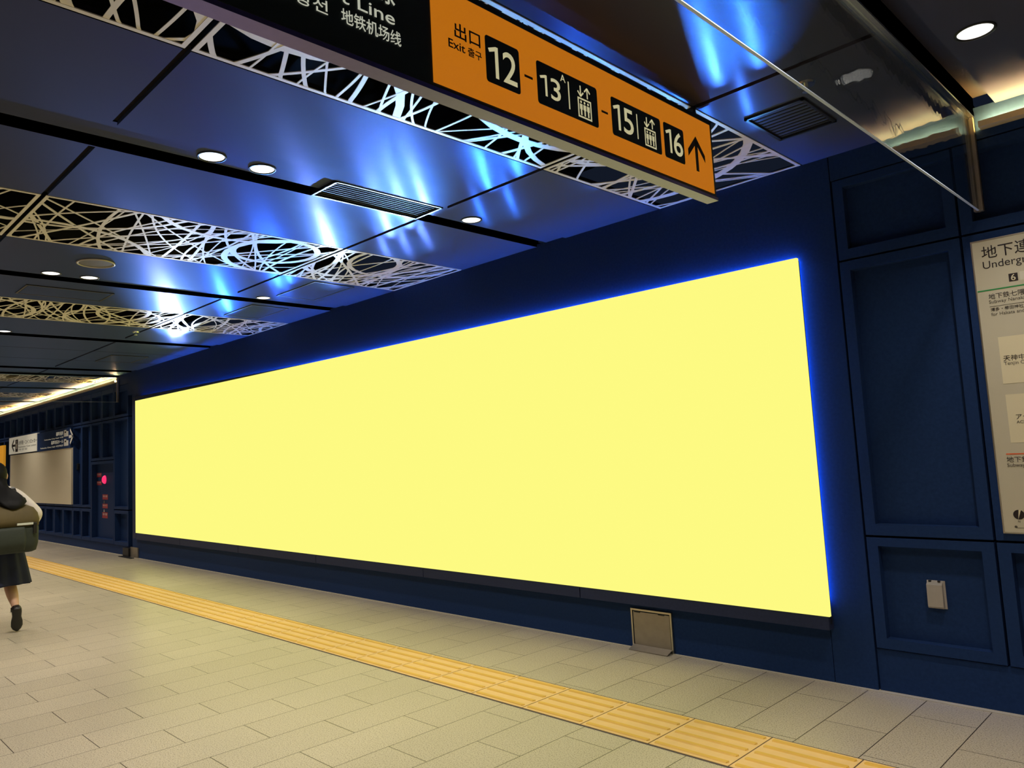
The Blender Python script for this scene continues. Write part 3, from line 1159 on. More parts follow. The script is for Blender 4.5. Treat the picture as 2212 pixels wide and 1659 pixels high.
MB().box(-0.878, -0.50, PY - 0.0012, PY - 0.0002, 1.297, 1.530).build('place_block', 'poster_block', mp)
ptext('アクロス福岡', (-0.845, 0, 1.408, 1.434), dy=0.002)
ptext('ACROS FUKUOKA', (-0.845, 0, 1.388, 1.402), 'ink_grey', dy=0.002)
MB().box(-0.903, -0.45, PY - 0.0012, PY - 0.0002, 1.240, 1.246).build('red_line', 'line_red', mp)
ptext('地下鉄空港線', (-0.903, 0, 1.203, 1.231))
ptext('Subway Airport Line', (-0.903, 0, 1.176, 1.198), 'ink_grey')
pts = []
cxm, czm, rm = -0.880, 0.953, 0.023
mesh2d([circle((cxm, czm), rm, 28)], 'ink_black', 'compass', PY - 0.001, mp, at='y')
mesh2d([[(cxm - 0.004, czm - 0.022), (cxm + 0.010, czm + 0.022), (cxm + 0.001, czm + 0.024)]], 'poster_block', 'compass_needle', PY - 0.002, mp, at='y')
ptext('N', (cxm - 0.006, 0, czm - 0.037, czm - 0.028))
mesh2d([circle((-0.897, 0.895), 0.006, 12), quad_line((-0.897, 0.890), (-0.60, 0.890), 0.0016)], 'ink_grey', 'scale_bar', PY - 0.001, mp, at='y')

# ================================================================== SMALL WALL FITTINGS
oc = empty('outlet_cover', (-1.285, WALL_Y + 0.05, 0.527), 'small grey hinged outlet cover on the lower panel right of the screen', 'outlet cover')
ys = WALL_Y + 0.055
MB().box(-1.330, -1.245, ys - 0.006, ys + 0.0005, 0.458, 0.600).build('back_plate', 'outlet_plate', oc, bevel=0.002)
m = MB()
prof = [(ys - 0.006, 0.598), (ys - 0.030, 0.580), (ys - 0.034, 0.470), (ys - 0.028, 0.462), (ys - 0.006, 0.466)]
m.poly([(-1.326, a, b) for a, b in prof], (0.072, 0, 0))
m.build('hinged_flap', 'outlet_plate', oc, fix=True)
for hx_ in (-1.318, -1.276):
    MB().box(hx_, hx_ + 0.012, ys - 0.018, ys - 0.010, 0.594, 0.601).build('hinge', 'black_metal', oc)

ab = empty('access_box', (-3.02, WALL_Y, 0.02), 'steel access hatch low on the wall under the screen, with a floor flap', 'access hatch')
m = MB()
yb = WALL_Y - 0.004
x0, x1, z0, z1 = -3.172, -2.852, 0.005, 0.265
w = 0.012
m.box(x0, x1, yb - 0.012, WALL_Y + 0.002, z1 - w, z1)
m.box(x0, x0 + w, yb - 0.012, WALL_Y + 0.002, z0, z1 - w); m.box(x1 - w, x1, yb - 0.012, WALL_Y + 0.002, z0, z1 - w)
m.build('hatch_frame', 'steel', ab)
MB().box(x0 + w + 0.006, x1 - w - 0.006, yb - 0.008, WALL_Y - 0.0005, 0.006, z1 - w - 0.008).build('hatch_door', 'dull_steel', ab)
for xx in (-3.12, -2.93):
    MB().box(xx - 0.022, xx + 0.022, yb - 0.013, yb - 0.008, z1 - w - 0.012, z1 - w - 0.002).build('hinge', 'black_metal', ab)
m = MB()
m.poly([(x0 + 0.01, yb - 0.010, 0.028), (x0 + 0.01, yb - 0.075, 0.006), (x1 - 0.01, yb - 0.075, 0.006), (x1 - 0.01, yb - 0.010, 0.028)], (0, 0, -0.004))
m.build('floor_flap', 'dull_steel', ab, fix=True)

pl = empty('kick_plate', (-12.6, WALL_Y, 0.08), 'small steel plate at the wall foot by the left end of the screen', 'metal plate')
MB().box(-12.76, -12.44, WALL_Y - 0.02, WALL_Y - 0.0005, 0.006, 0.160).build('plate', 'dull_steel', pl)
MB().box(-13.02, -12.764, WALL_Y - 0.05, WALL_Y + 0.015, 0.006, 0.140).build('box', 'black_metal', pl)
MB().box(-13.05, -12.50, WALL_Y - 0.11, WALL_Y - 0.052, 0.0005, 0.010).build('floor_flap', 'black_metal', pl)

np_ = empty('notice_plate', (-13.08, WALL_Y + 0.1, 1.33), 'narrow white notice plate on the wall panel left of the screen', 'notice')
MB().box(-13.155, -13.01, WALL_Y + 0.085, WALL_Y + 0.0995, 1.235, 1.440).build('plate', 'white_paint', np_)
MB().box(-13.105, -13.055, WALL_Y + 0.083, WALL_Y + 0.0848, 1.385, 1.425).build('red_mark', 'red_label', np_)

# hydrant cabinet with red labels and lamp
hc = empty('hydrant_cabinet', (-14.2, WALL_Y + 0.1, 0.85), 'navy hydrant cabinet with red labels and red lamp in the left wall', 'cabinet')
m = MB()
m.box(-14.794, -14.745, WALL_Y, WALL_Y + 0.1, 0.155, 1.560); m.box(-13.640, -13.596, WALL_Y, WALL_Y + 0.1, 0.155, 1.560)
m.box(-14.745, -13.640, WALL_Y, WALL_Y + 0.1, 0.155, 0.218); m.box(-14.745, -13.640, WALL_Y, WALL_Y + 0.1, 1.508, 1.560)
m.build('cabinet_frame', 'navy_wall', hc)
MB().box(-14.744, -13.641, WALL_Y + 0.088, WALL_Y + 0.122, 0.219, 1.507).build('door', 'navy_wall', hc)
yd = WALL_Y + 0.0865


def wall_at(u, v):
    p = back(150 + u * .16886, 960 + v * .16886, yd)
    return p[0], p[2]


for (u0, u1, v0, v1, s) in ((350, 410, 365, 420, '消火栓'), (350, 412, 470, 522, '発信機'), (425, 492, 640, 705, '消火器'), (425, 490, 760, 815, '放水口'), (422, 490, 870, 940, '非常')):
    xa, za = wall_at(u0, v1)
    xb, zb_ = wall_at(u1, v0)
    r = MB().box(xa, xb, yd - 0.002, yd + 0.001, za, zb_).build('red_label', 'red_label', hc)
    t_ = text_mesh(s, 'white_paint', 'y', (xa + 0.02, xb - 0.02, za + (zb_ - za) * 0.45, za + (zb_ - za) * 0.85), yd - 0.003, thick=0.0)
    t_.parent = r
    t_.matrix_parent_inverse = Matrix.Identity(4)
lx, lz = wall_at(455, 450)
m = MB()
rr = []
for i in range(7):
    a = math.pi / 2 * i / 6
    rr.append([(lx + 0.075 * math.cos(a) * math.cos(b), yd - 0.05 * math.sin(a), lz + 0.075 * math.cos(a) * math.sin(b)) for b in [2 * math.pi * q / 24 for q in range(24)]])
m.rings(rr, cap=True).build('alarm_lamp', 'red_lamp', hc, smooth=True, fix=True)
for v in (735, 848):
    hx, hz = wall_at(453, v)
    MB().box(hx - 0.03, hx + 0.03, yd - 0.012, yd + 0.001, hz - 0.022, hz + 0.022).build('latch', 'chrome', hc)

dh = back(170, 1008, WALL_Y + 0.09)
h_ = MB()
h_.box(dh[0] - 0.05, dh[0] + 0.05, WALL_Y + 0.05, WALL_Y + 0.0995, dh[2] - 0.06, dh[2] + 0.06)
tag(h_.build('door_handle', 'black_metal', bevel=0.01), 'small black handle in the tall wall slot right of the steel board', 'handle')

# big steel board and the two direction signs above it
sb = MB().box(-20.64, -15.86, WALL_Y - 0.03, WALL_Y - 0.0005, 0.785, 1.860).build('steel_board', 'steel_board')
tag(sb, 'big brushed steel board on the left wall, behind the walking person', 'board')
ws = empty('direction_sign', (-19.45, WALL_Y, 2.08), 'white direction sign with left arrow above the steel board', 'sign', 'direction signs over the steel board')
YS = WALL_Y - 0.05
MB().box(-20.68, -18.24, YS, WALL_Y - 0.0005, 1.885, 2.270).build('panel', 'far_white', ws)
MB().box(-20.70, -18.23, YS + 0.01, WALL_Y - 0.001, 1.868, 1.884).build('lower_edge', 'black_metal', ws)
ns = empty('direction_sign', (-17.0, WALL_Y, 2.06), 'navy direction sign with white right arrow above the steel board', 'sign', 'direction signs over the steel board')
MB().box(-18.205, -15.86, YS, WALL_Y - 0.0005, 1.862, 2.256).build('panel', 'navy_wall', ns)
yz = YS - 0.002


def r6b(u, v):
    """a point of the signs' face from the sign detail"""
    p = back(u * 320 / 2212, 880 + v * 320 / 2212, YS)
    return p[0], p[2]


def far_text(s, box, mat, parent, w=0.01):
    (xa, za), (xb, zb_) = r6b(box[0], box[3]), r6b(box[2], box[1])
    return text_mesh(s, mat, 'y', (xa, xb, za, zb_), yz, parent=parent, weight=w, thick=0.001)


A = r6b(195, 575); B = r6b(225, 573)
ax0, ax1, az = A[0] - 0.10, B[0] + 0.02, A[1]
mesh2d([quad_line((ax0, az), (ax1, az), 0.05), quad_line((ax0, az), (ax0 + 0.20, az + 0.13), 0.05), quad_line((ax0 + 0.20, az - 0.13), (ax0, az), 0.05)], 'ink_black', 'arrow', yz, ws, at='y')
q0, q1 = r6b(230, 655), r6b(270, 482)
mesh2d([[(q0[0], 1.925), (q1[0], 1.925), (q1[0], 2.205), (q0[0], 2.205)]], 'ink_black', 'symbol_plate', yz, ws, at='y')
mesh2d([circle(((q0[0] + q1[0]) / 2, 2.155), 0.03), [(q0[0] + 0.06, 1.99), (q1[0] - 0.06, 1.99), (q1[0] - 0.06, 2.115), (q0[0] + 0.06, 2.115)]], 'white_paint', 'symbol', yz - 0.002, ws, at='y')
xw0, xw1 = q1[0] + 0.06, r6b(555, 480)[0]
text_mesh('お手洗・コインロッカー', 'ink_grey', 'y', (xw0, xw1, 2.070, 2.165), yz, parent=ws, weight=0.012, thick=0.001)
text_mesh('Restrooms / Coin Lockers', 'ink_grey', 'y', (xw0, xw1 - 0.08, 2.005, 2.045), yz, parent=ws, thick=0.001)
text_mesh('화장실', 'ink_grey', 'y', (xw0, xw0 + 0.75, 1.945, 1.985), yz, parent=ws, thick=0.001)
A = r6b(1030, 445); B = r6b(1092, 440)
ax1, az, ax0 = B[0] - 0.02, 2.075, A[0]
mesh2d([quad_line((ax0, az), (ax1, az), 0.055), quad_line((ax1, az), (ax1 - 0.17, az + 0.135), 0.05), quad_line((ax1 - 0.17, az - 0.135), (ax1, az), 0.05)], 'white_paint', 'arrow', yz, ns, at='y')
for (u0, u1, v0, v1) in ((955, 1022, 330, 440), (955, 1022, 465, 578)):
    xa, za = r6b(u0, v1)
    xb, zb_ = r6b(u1, v0)
    xm = xa + (xb - xa) * 0.55
    mesh2d([[(xa, za), (xb, za), (xb, za + (zb_ - za) * 0.78), (xm, za + (zb_ - za) * 0.78), (xm, zb_), (xa, zb_)]], 'white_paint', 'building_symbol', yz, ns, at='y')
    mesh2d([[(xa + 0.06, za + 0.07), (xa + 0.15, za + 0.07), (xa + 0.15, za + 0.10), (xa + 0.06, za + 0.10)]], 'ink_black', 'building_symbol_window', yz - 0.002, ns, at='y')
xr = r6b(945, 400)[0]
text_mesh('福岡市役所', 'far_white', 'y', (r6b(838, 400)[0], xr, 2.125, 2.205), yz, parent=ns, weight=0.012, thick=0.001)
text_mesh('Fukuoka City Hall 시청', 'far_white', 'y', (r6b(665, 400)[0], xr, 2.065, 2.100), yz, parent=ns, weight=0.006, thick=0.001)
text_mesh('福岡市民ホール', 'far_white', 'y', (r6b(765, 400)[0], xr, 1.968, 2.045), yz, parent=ns, weight=0.012, thick=0.001)
text_mesh('Fukuoka Civic Hall 시민회관', 'far_white', 'y', (r6b(608, 400)[0], xr, 1.905, 1.942), yz, parent=ns, weight=0.006, thick=0.001)
osn = MB()
xo = back(8, 978, 4.2)
osn.box(-24.6, back(7.5, 978, YS)[0], YS, WALL_Y - 0.0005, 1.62, 2.13)
tag(osn.build('poster', 'far_orange'), 'orange lit poster on the far wall at the left edge, above the head', 'poster')

# ================================================================== TACTILE PAVING
tp = empty('tactile_paving', (-8, 3.23, 0), 'long yellow ribbed tactile paving strip along the floor', 'tactile paving')
TY0, TY1 = 3.012, 3.445
tx = [-1.7385 + 0.3993 * n for n in range(-40, 14)]
b_ = MB()
bars = MB()
for i in range(len(tx) - 1):
    a, b = tx[i] + 0.003, tx[i + 1] - 0.003
    b_.box(a, b, TY0 + 0.012, TY1 - 0.012, 0.0004, 0.0030)
    for j in range(5):
        c = TY0 + (TY1 - TY0) * (j + 0.5) / 5
        hw, hw2 = 0.015, 0.010
        xa, xb = a + 0.018, b - 0.018
        low = [(xa, c - hw, 0.003), (xb, c - hw, 0.003), (xb + 0.008, c, 0.003), (xb, c + hw, 0.003), (xa, c + hw, 0.003), (xa - 0.008, c, 0.003)]
        top = [(xa, c - hw2, 0.0075), (xb, c - hw2, 0.0075), (xb + 0.003, c, 0.0075), (xb, c + hw2, 0.0075), (xa, c + hw2, 0.0075), (xa - 0.003, c, 0.0075)]
        bars.rings([low, top])
b_.build('paving_tile', 'tactile_yellow', tp)
bars.build('guide_bar', 'tactile_bar', tp, fix=True)
MB().box(tx[0], tx[-1], TY0, TY1, -0.01, 0.0008).build('joint_bed', 'tactile_joint', tp)

# ================================================================== PERSON WALKING AWAY


def skin_mesh(name, joints, links, mat, root=0, levels=2, extra=None):
    """grow one continuous surface round a skeleton of joints (x, y, z, rx, ry)"""
    me = bpy.data.meshes.new(name)
    me.from_pydata([j[:3] for j in joints], links, [])
    ob = bpy.data.objects.new(name, me)
    COL.objects.link(ob)
    md = ob.modifiers.new('skin', 'SKIN')
    for i, j in enumerate(joints):
        sv = me.skin_vertices[0].data[i]
        r = j[3]
        sv.radius = (r, j[4] if len(j) > 4 else r)
        sv.use_root = (i == root)
    md.use_smooth_shade = True
    ss = ob.modifiers.new('subsurf', 'SUBSURF')
    ss.levels = levels
    ss.render_levels = levels
    dg = bpy.context.evaluated_depsgraph_get()
    dg.update()
    res = bpy.data.meshes.new_from_object(ob.evaluated_get(dg))
    bpy.data.objects.remove(ob)
    bpy.data.meshes.remove(me)
    if extra:
        bm = bmesh.new()
        bm.from_mesh(res)
        for e in extra:
            bm.from_mesh(e)
        bm.to_mesh(res)
        bm.free()
    res.name = name
    res.materials.clear()
    res.materials.append(MATS[mat])
    for p in res.polygons:
        p.use_smooth = True
        p.material_index = 0
    return res


def put(name, me, parent):
    o = bpy.data.objects.new(name, me)
    COL.objects.link(o)
    o.parent = parent
    return o


def ell(c, r, nu=20, nv=12):
    m = MB()
    rr = []
    for i in range(nv + 1):
        a = -math.pi / 2 + math.pi * i / nv
        ca = max(math.cos(a), 0.02)
        rr.append([(c[0] + r[0] * ca * math.cos(2 * math.pi * q / nu), c[1] + r[1] * ca * math.sin(2 * math.pi * q / nu), c[2] + r[2] * math.sin(a)) for q in range(nu)])
    return m.rings(rr)


CY = 1.585           # body midline
PX = -7.98
# body skeleton: forward is -X
J = [(PX, CY, 0.84, 0.105, 0.135),            # 0 pelvis
     (PX, CY, 0.97, 0.085, 0.115),            # 1 waist
     (PX - 0.01, CY, 1.12, 0.095, 0.135),     # 2 chest
     (PX - 0.01, CY, 1.215, 0.07, 0.10),      # 3 upper chest
     (PX - 0.015, CY, 1.275, 0.045),          # 4 neck
     (PX - 0.03, CY, 1.315, 0.046),           # 5 neck top
     (PX - 0.045, CY, 1.365, 0.055, 0.052),   # 6 head
     (PX - 0.045, CY, 1.410, 0.045, 0.042),   # 7 crown
     # right arm
     (PX, CY + 0.150, 1.205, 0.046), (PX + 0.035, CY + 0.235, 1.110, 0.038), (PX + 0.05, CY + 0.318, 1.020, 0.033),
     (PX - 0.01, CY + 0.285, 0.930, 0.029), (PX - 0.06, CY + 0.245, 0.860, 0.023), (PX - 0.080, CY + 0.235, 0.815, 0.026, 0.018),
     # left arm
     (PX, CY - 0.150, 1.205, 0.046), (PX + 0.02, CY - 0.205, 1.09, 0.038), (PX + 0.03, CY - 0.235, 0.975, 0.033),
     (PX - 0.03, CY - 0.240, 0.87, 0.029), (PX - 0.09, CY - 0.240, 0.775, 0.023), (PX - 0.105, CY - 0.240, 0.725, 0.026, 0.018),
     # right leg, trailing, heel lifted
     (PX, CY + 0.085, 0.76, 0.082), (PX - 0.02, CY + 0.105, 0.58, 0.070), (PX - 0.03, CY + 0.112, 0.425, 0.053),
     (PX + 0.070, CY + 0.118, 0.325, 0.052), (PX + 0.145, CY + 0.127, 0.235, 0.032), (PX + 0.160, CY + 0.128, 0.190, 0.029),
     (PX + 0.125, CY + 0.134, 0.115, 0.024), (PX + 0.085, CY + 0.140, 0.055, 0.019),
     # left leg, forward
     (PX, CY - 0.085, 0.76, 0.082), (PX - 0.07, CY - 0.095, 0.60, 0.070), (PX - 0.135, CY - 0.100, 0.44, 0.053),
     (PX - 0.165, CY - 0.105, 0.29, 0.050), (PX - 0.20, CY - 0.105, 0.13, 0.032), (PX - 0.205, CY - 0.105, 0.065, 0.035),
     (PX - 0.28, CY - 0.108, 0.040, 0.032), (PX - 0.36, CY - 0.110, 0.030, 0.024)]
Lk = [(0, 1), (1, 2), (2, 3), (3, 4), (4, 5), (5, 6), (6, 7), (3, 8), (8, 9), (9, 10), (10, 11), (11, 12), (12, 13),
      (3, 14), (14, 15), (15, 16), (16, 17), (17, 18), (18, 19), (0, 20), (20, 21), (21, 22), (22, 23), (23, 24), (24, 25), (25, 26), (26, 27),
      (0, 28), (28, 29), (29, 30), (30, 31), (31, 32), (32, 33), (33, 34), (34, 35)]


def fingers(base_i, fwd, down, spread):
    """five separate fingers rooted inside the palm; fwd is the way the fingers run"""
    b = Vector(J[base_i][:3])
    fwd = Vector(fwd).normalized()
    spread = Vector(spread).normalized()
    curl = Vector(down).normalized()
    for k, ln in enumerate((0.058, 0.066, 0.062, 0.050)):
        p = b + spread * (0.0165 * (k - 1.5))
        i0 = len(J)
        J.append((*p, 0.0085))
        J.append((*(p + fwd * (0.022 + ln * 0.42)), 0.0078))
        J.append((*(p + fwd * (0.022 + ln * 0.72) + curl * ln * 0.30), 0.0070))
        J.append((*(p + fwd * (0.022 + ln * 0.78) + curl * ln * 0.62), 0.0058))
        Lk.extend([(base_i, i0), (i0, i0 + 1), (i0 + 1, i0 + 2), (i0 + 2, i0 + 3)])
    p = b - spread * 0.024 - fwd * 0.006
    i0 = len(J)
    J.append((*p, 0.0100))
    J.append((*(p - spread * 0.014 + fwd * 0.026), 0.0088))
    J.append((*(p - spread * 0.010 + fwd * 0.048 + curl * 0.010), 0.0070))
    Lk.extend([(base_i, i0), (i0, i0 + 1), (i0 + 1, i0 + 2)])


fingers(13, (-0.35, -0.25, -0.9), (-0.5, -0.8, 0.1), (-0.8, 0.3, 0.3))
fingers(19, (-0.25, 0.0, -1.0), (-0.3, 0.9, 0.0), (-1.0, 0, 0.25))

pr = empty('person', (PX, CY, 0), 'person in dark skirt and white sleeves walking away at the left edge', 'person')
INV = Matrix.Translation((-PX, -CY, 0))
hx, hz = PX - 0.045, 1.385
nose = ell((hx - 0.090, CY, hz - 0.005), (0.018, 0.011, 0.018), 10, 6).mesh('n', 'skin')
skull = ell((hx, CY, hz + 0.004), (0.086, 0.074, 0.100), 24, 16).mesh('s', 'skin')
chin = ell((hx - 0.055, CY, hz - 0.065), (0.035, 0.036, 0.022), 12, 6).mesh('c', 'skin')
ears = [ell((hx + 0.005, CY + s * 0.086, hz - 0.010), (0.018, 0.010, 0.030), 10, 6).mesh('e', 'skin') for s in (-1, 1)]
body = put('body', skin_mesh('body', J, Lk, 'skin', 0, 2, [skull, nose, chin] + ears), pr)
body.matrix_parent_inverse = INV


def kid(name, mb_or_me, mat=None, smooth=True, fix=True):
    me = mb_or_me if not isinstance(mb_or_me, MB) else mb_or_me.mesh(name, mat, smooth, fix)
    o = put(name, me, pr)
    o.matrix_parent_inverse = INV
    return o


for s in (-1, 1):
    kid('eye', ell((hx - 0.074, CY + s * 0.030, hz + 0.012), (0.008, 0.013, 0.007), 10, 6), 'eye_dark')
kid('mouth', ell((hx - 0.080, CY, hz - 0.040), (0.007, 0.020, 0.005), 10, 6), 'lip_red')

# blouse: torso with two long sleeves ending at the wrists
BJ = [(PX, CY, 0.92, 0.100, 0.130), (PX, CY, 1.00, 0.098, 0.130), (PX - 0.01, CY, 1.12, 0.108, 0.148), (PX - 0.01, CY, 1.218, 0.078, 0.112),
      (PX - 0.012, CY, 1.258, 0.052),
      (PX, CY + 0.155, 1.203, 0.060), (PX + 0.035, CY + 0.238, 1.112, 0.056), (PX + 0.052, CY + 0.325, 1.018, 0.050), (PX - 0.008, CY + 0.292, 0.935, 0.046), (PX - 0.052, CY + 0.254, 0.875, 0.034),
      (PX, CY - 0.155, 1.203, 0.060), (PX + 0.02, CY - 0.208, 1.09, 0.054), (PX + 0.032, CY - 0.238, 0.975, 0.048), (PX - 0.03, CY - 0.243, 0.875, 0.044), (PX - 0.08, CY - 0.242, 0.795, 0.034)]
BL_ = [(0, 1), (1, 2), (2, 3), (3, 4), (3, 5), (5, 6), (6, 7), (7, 8), (8, 9), (3, 10), (10, 11), (11, 12), (12, 13), (13, 14)]
kid('blouse', skin_mesh('blouse', BJ, BL_, 'blouse_white', 0, 2))
# dark sleeveless vest over the blouse
VJ = [(PX, CY, 0.90, 0.112, 0.142), (PX, CY, 1.00, 0.112, 0.145), (PX - 0.01, CY, 1.12, 0.122, 0.164), (PX - 0.008, CY, 1.200, 0.094, 0.130), (PX, CY + 0.125, 1.205, 0.070), (PX, CY - 0.125, 1.205, 0.070)]
kid('vest', skin_mesh('vest', VJ, [(0, 1), (1, 2), (2, 3), (3, 4), (3, 5)], 'vest_black', 0, 2))
# collar
m = MB()
rr = []
for (r, z) in ((0.060, 1.245), (0.066, 1.262), (0.054, 1.290), (0.050, 1.285), (0.052, 1.250)):
    rr.append([(PX - 0.015 + r * math.cos(2 * math.pi * q / 24), CY + r * 1.15 * math.sin(2 * math.pi * q / 24), z) for q in range(24)])
kid('collar', m.rings(rr, cap=False), 'blouse_white')
# pleated skirt
m = MB()
rr = []
N = 96
for i, (z, rx, ry) in enumerate(((0.955, 0.108, 0.138), (0.90, 0.125, 0.165), (0.80, 0.150, 0.195), (0.68, 0.172, 0.222), (0.55, 0.195, 0.250), (0.42, 0.215, 0.276), (0.400, 0.217, 0.278))):
    amp = 0.002 + 0.012 * i / 6
    ring = []
    for q in range(N):
        a = 2 * math.pi * q / N
        w_ = amp * (abs((q % 8) / 4 - 1) * 2 - 1)
        zz = z + (0.014 * math.sin(a) + 0.012 * math.cos(2 * a)) * (i / 6)
        ring.append((PX - 0.01 + (rx + w_) * math.cos(a), CY + (ry + w_) * math.sin(a), zz))
    rr.append(ring)
sk = kid('skirt', m.rings(rr, cap=False), 'skirt_navy')
md = sk.modifiers.new('cloth', 'SOLIDIFY')
md.thickness = 0.006


# shoes: lofted along heel-to-toe
def shoe(heel, toe, up, width):
    heel, toe, up = Vector(heel), Vector(toe), Vector(up).normalized()
    d = (toe - heel)
    side = d.cross(up).normalized()
    m = MB()
    rr = []
    for t, w, h in ((0.0, 0.50, 0.55), (0.04, 0.78, 0.95), (0.18, 0.84, 1.0), (0.40, 0.76, 0.82), (0.62, 0.98, 0.64), (0.80, 1.0, 0.50), (0.93, 0.76, 0.40), (1.0, 0.36, 0.25)):
        c = heel + d * t
        ring = []
        for q in range(20):
            a = 2 * math.pi * q / 20
            cs, sn = math.cos(a), math.sin(a)
            zz = sn * 0.075 * h if sn > 0 else sn * 0.020
            ring.append(c + side * cs * width * w + up * (zz + 0.018))
        rr.append(ring)
    return m.rings(rr)


kid('shoe', shoe((PX + 0.235, CY + 0.122, 0.212), (PX + 0.135, CY + 0.145, 0.008), (-0.88, 0.05, 0.45), 0.046), 'shoe_black')
kid('shoe', shoe((PX - 0.155, CY - 0.103, 0.004), (PX - 0.395, CY - 0.112, 0.004), (0, 0, 1), 0.044), 'shoe_black')
m = MB()
for (a, b, r0, r1) in ((24, 25, 0.037, 0.040), (32, 33, 0.038, 0.042)):
    A_, B_ = Vector(J[a][:3]), Vector(J[b][:3])
    n_ = 14
    ax = (B_ - A_).normalized()
    s1 = ax.cross(Vector((0, 1, 0))).normalized()
    s2 = ax.cross(s1)
    kid('sock', MB().rings([[(A_ + (B_ - A_) * t + (s1 * math.cos(2 * math.pi * q / n_) + s2 * math.sin(2 * math.pi * q / n_)) * (r0 + (r1 - r0) * t)) for q in range(n_)] for t in (0.35, 0.7, 1.1)]), 'shoe_black')

# hair: cap over the skull and a loose tail over the right shoulder blade
m = ell((hx + 0.010, CY, hz + 0.014), (0.100, 0.087, 0.108), 32, 24)
vs = []
for (x, y, z) in m.v:
    d = Vector((x - hx, (y - CY) * 1.15, z - hz))
    if d.x < -0.030 and d.z < 0.052:                 # keep the face free
        d = d * 0.70
        vs.append((hx + d.x, CY + d.y / 1.15, hz + d.z))
    else:
        vs.append((x, y, z))
m.v = vs
kid('hair', m, 'hair_black')
path = [((hx + 0.055, CY + 0.005, 1.335), 0.050, 0.072), ((hx + 0.080, CY + 0.014, 1.295), 0.046, 0.060), ((hx + 0.115, CY + 0.028, 1.255), 0.042, 0.060), ((hx + 0.165, CY + 0.048, 1.213), 0.044, 0.092),
        ((hx + 0.235, CY + 0.066, 1.172), 0.038, 0.114), ((hx + 0.290, CY + 0.075, 1.142), 0.028, 0.104), ((hx + 0.325, CY + 0.078, 1.110), 0.018, 0.070), ((hx + 0.338, CY + 0.076, 1.082), 0.006, 0.020)]
rr = []
for i, (p, t_, w_) in enumerate(path):
    a_ = Vector(path[max(0, i - 1)][0])
    b_ = Vector(path[min(len(path) - 1, i + 1)][0])
    tg_ = (b_ - a_)
    nx_ = Vector((-tg_.z, 0, tg_.x)).normalized()
    ring = []
    for q in range(28):
        an = 2 * math.pi * q / 28
        k_ = 1 + 0.07 * math.sin(7 * an + 0.6 * i)
        ring.append(Vector(p) + nx_ * (t_ * k_ * math.cos(an)) + Vector((0, 1, 0)) * (w_ * k_ * math.sin(an)))
    rr.append(ring)
kid('ponytail', MB().rings(rr), 'hair_black')

# ------------------------------------------------------------------ backpack on her back
bp = empty('backpack', (PX + 0.2, CY + 0.02, 0.70), 'large dark green backpack with olive top on the walking person', 'backpack')
BPI = Matrix.Translation(-Vector(bp.location))


def bpart(name, mb, mat, smooth=False, fix=True, bevel=0.0):
    o = bpy.data.objects.new(name, mb.mesh(name, mat, smooth, fix))
    COL.objects.link(o)
    o.parent = bp
    o.matrix_parent_inverse = BPI
    if bevel:
        md = o.modifiers.new('bevel', 'BEVEL')
        md.width = bevel
        md.segments = 4
    return o


def pack_rings(levels, yc, n=6):
    rr = []
    for (z, x0, x1, hw, r) in levels:
        rr.append([(a, yc + b, z) for a, b in rrect(x0, x1, -hw, hw, r, n)])
    return MB().rings(rr)


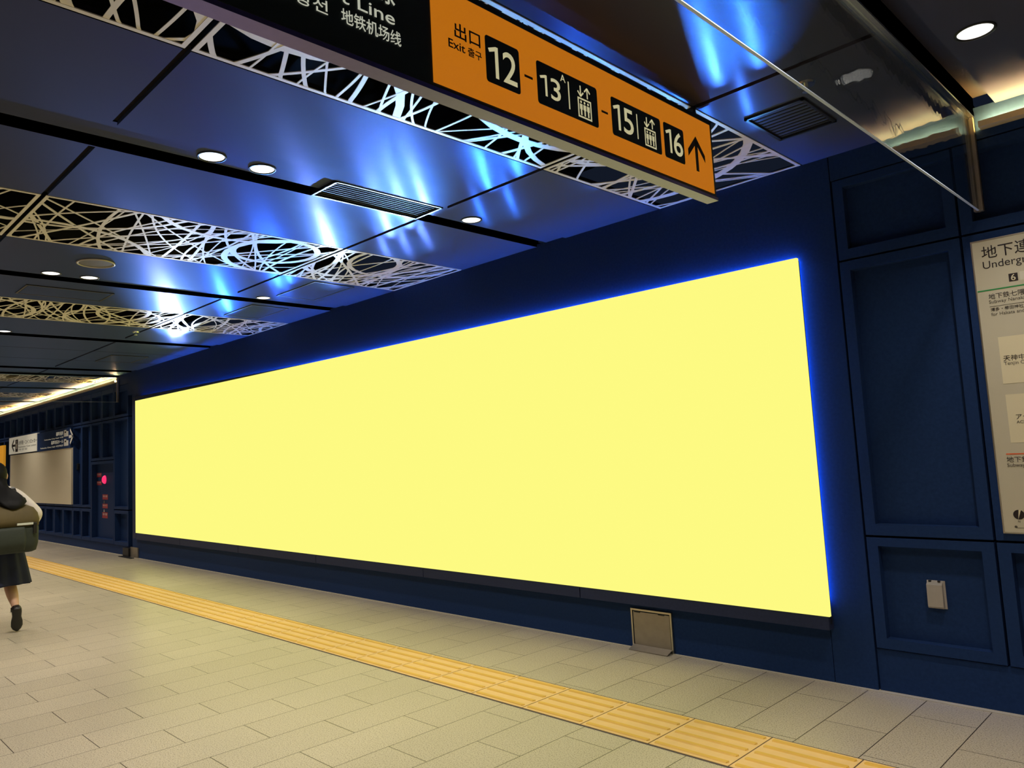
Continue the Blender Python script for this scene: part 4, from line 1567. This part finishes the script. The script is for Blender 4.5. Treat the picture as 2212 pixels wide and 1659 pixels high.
bx = PX + 0.135
YC = CY + 0.028
bpart('main_bag', pack_rings([(0.700, bx + 0.01, bx + 0.150, 0.205, 0.05), (0.712, bx, bx + 0.170, 0.232, 0.06), (0.78, bx, bx + 0.185, 0.245, 0.06), (0.90, bx, bx + 0.185, 0.248, 0.06), (0.945, bx, bx + 0.178, 0.246, 0.06)], YC), 'pack_green', smooth=True)
bpart('top_flap', pack_rings([(0.930, bx - 0.004, bx + 0.184, 0.250, 0.06), (0.985, bx - 0.004, bx + 0.186, 0.252, 0.06), (1.040, bx - 0.002, bx + 0.170, 0.242, 0.06), (1.085, bx, bx + 0.140, 0.215, 0.05), (1.112, bx + 0.005, bx + 0.100, 0.165, 0.04), (1.122, bx + 0.02, bx + 0.070, 0.11, 0.02)], YC), 'pack_olive', smooth=True)
bpart('front_pocket', pack_rings([(0.725, bx + 0.15, bx + 0.205, 0.150, 0.03), (0.80, bx + 0.15, bx + 0.215, 0.160, 0.03), (0.90, bx + 0.15, bx + 0.205, 0.158, 0.03), (0.925, bx + 0.15, bx + 0.192, 0.150, 0.02)], YC - 0.02), 'pack_green', smooth=True)
bpart('reflective_strip', MB().box(bx + 0.186, bx + 0.198, YC + 0.065, YC + 0.190, 0.940, 0.958), 'reflective_tape')
for dy in (-0.20, 0.205):
    bpart('buckle_strap', MB().box(bx + 0.178, bx + 0.200, YC + dy - 0.015, YC + dy + 0.015, 0.86, 0.955), 'shoe_black', bevel=0.004)
for s in (-1, 1):
    rr = []
    for t in range(9):
        a = math.pi * t / 8
        cx0, cz0 = bx - 0.12, 1.08
        rr.append((cx0 + 0.135 * math.cos(a), CY + s * (0.120 - 0.01 * math.sin(a)), cz0 + 0.185 * math.sin(a) - (0.20 if t in (0,) else 0) * 0))
    m = MB()
    prof = []
    for i, p in enumerate(rr):
        prof.append([(p[0], p[1] - 0.024, p[2]), (p[0], p[1] + 0.024, p[2]), (p[0] * 1.0 + 0.010 * math.cos(math.pi * i / 8), p[1] + 0.024, p[2] + 0.010 * math.sin(math.pi * i / 8)), (p[0] + 0.010 * math.cos(math.pi * i / 8), p[1] - 0.024, p[2] + 0.010 * math.sin(math.pi * i / 8))])
    m.rings(prof)
    bpart('shoulder_strap', m, 'shoe_black')

cl = MB()
hb = J[13]
rr = []
for i in range(7):
    t = i / 6
    rr.append([(hb[0] + 0.010 + (0.014 + 0.020 * t) * math.cos(a), hb[1] + 0.004 + (0.018 + 0.022 * t) * math.sin(a) * (1 + 0.25 * math.sin(3 * a)), hb[2] + 0.020 - 0.085 * t + 0.006 * math.sin(2 * a)) for a in [2 * math.pi * q / 18 for q in range(18)]])
tag(cl.rings(rr).build('hand_towel', 'cyan_cloth', smooth=True, fix=True), 'pale blue cloth held in the right hand of the walking person', 'cloth')
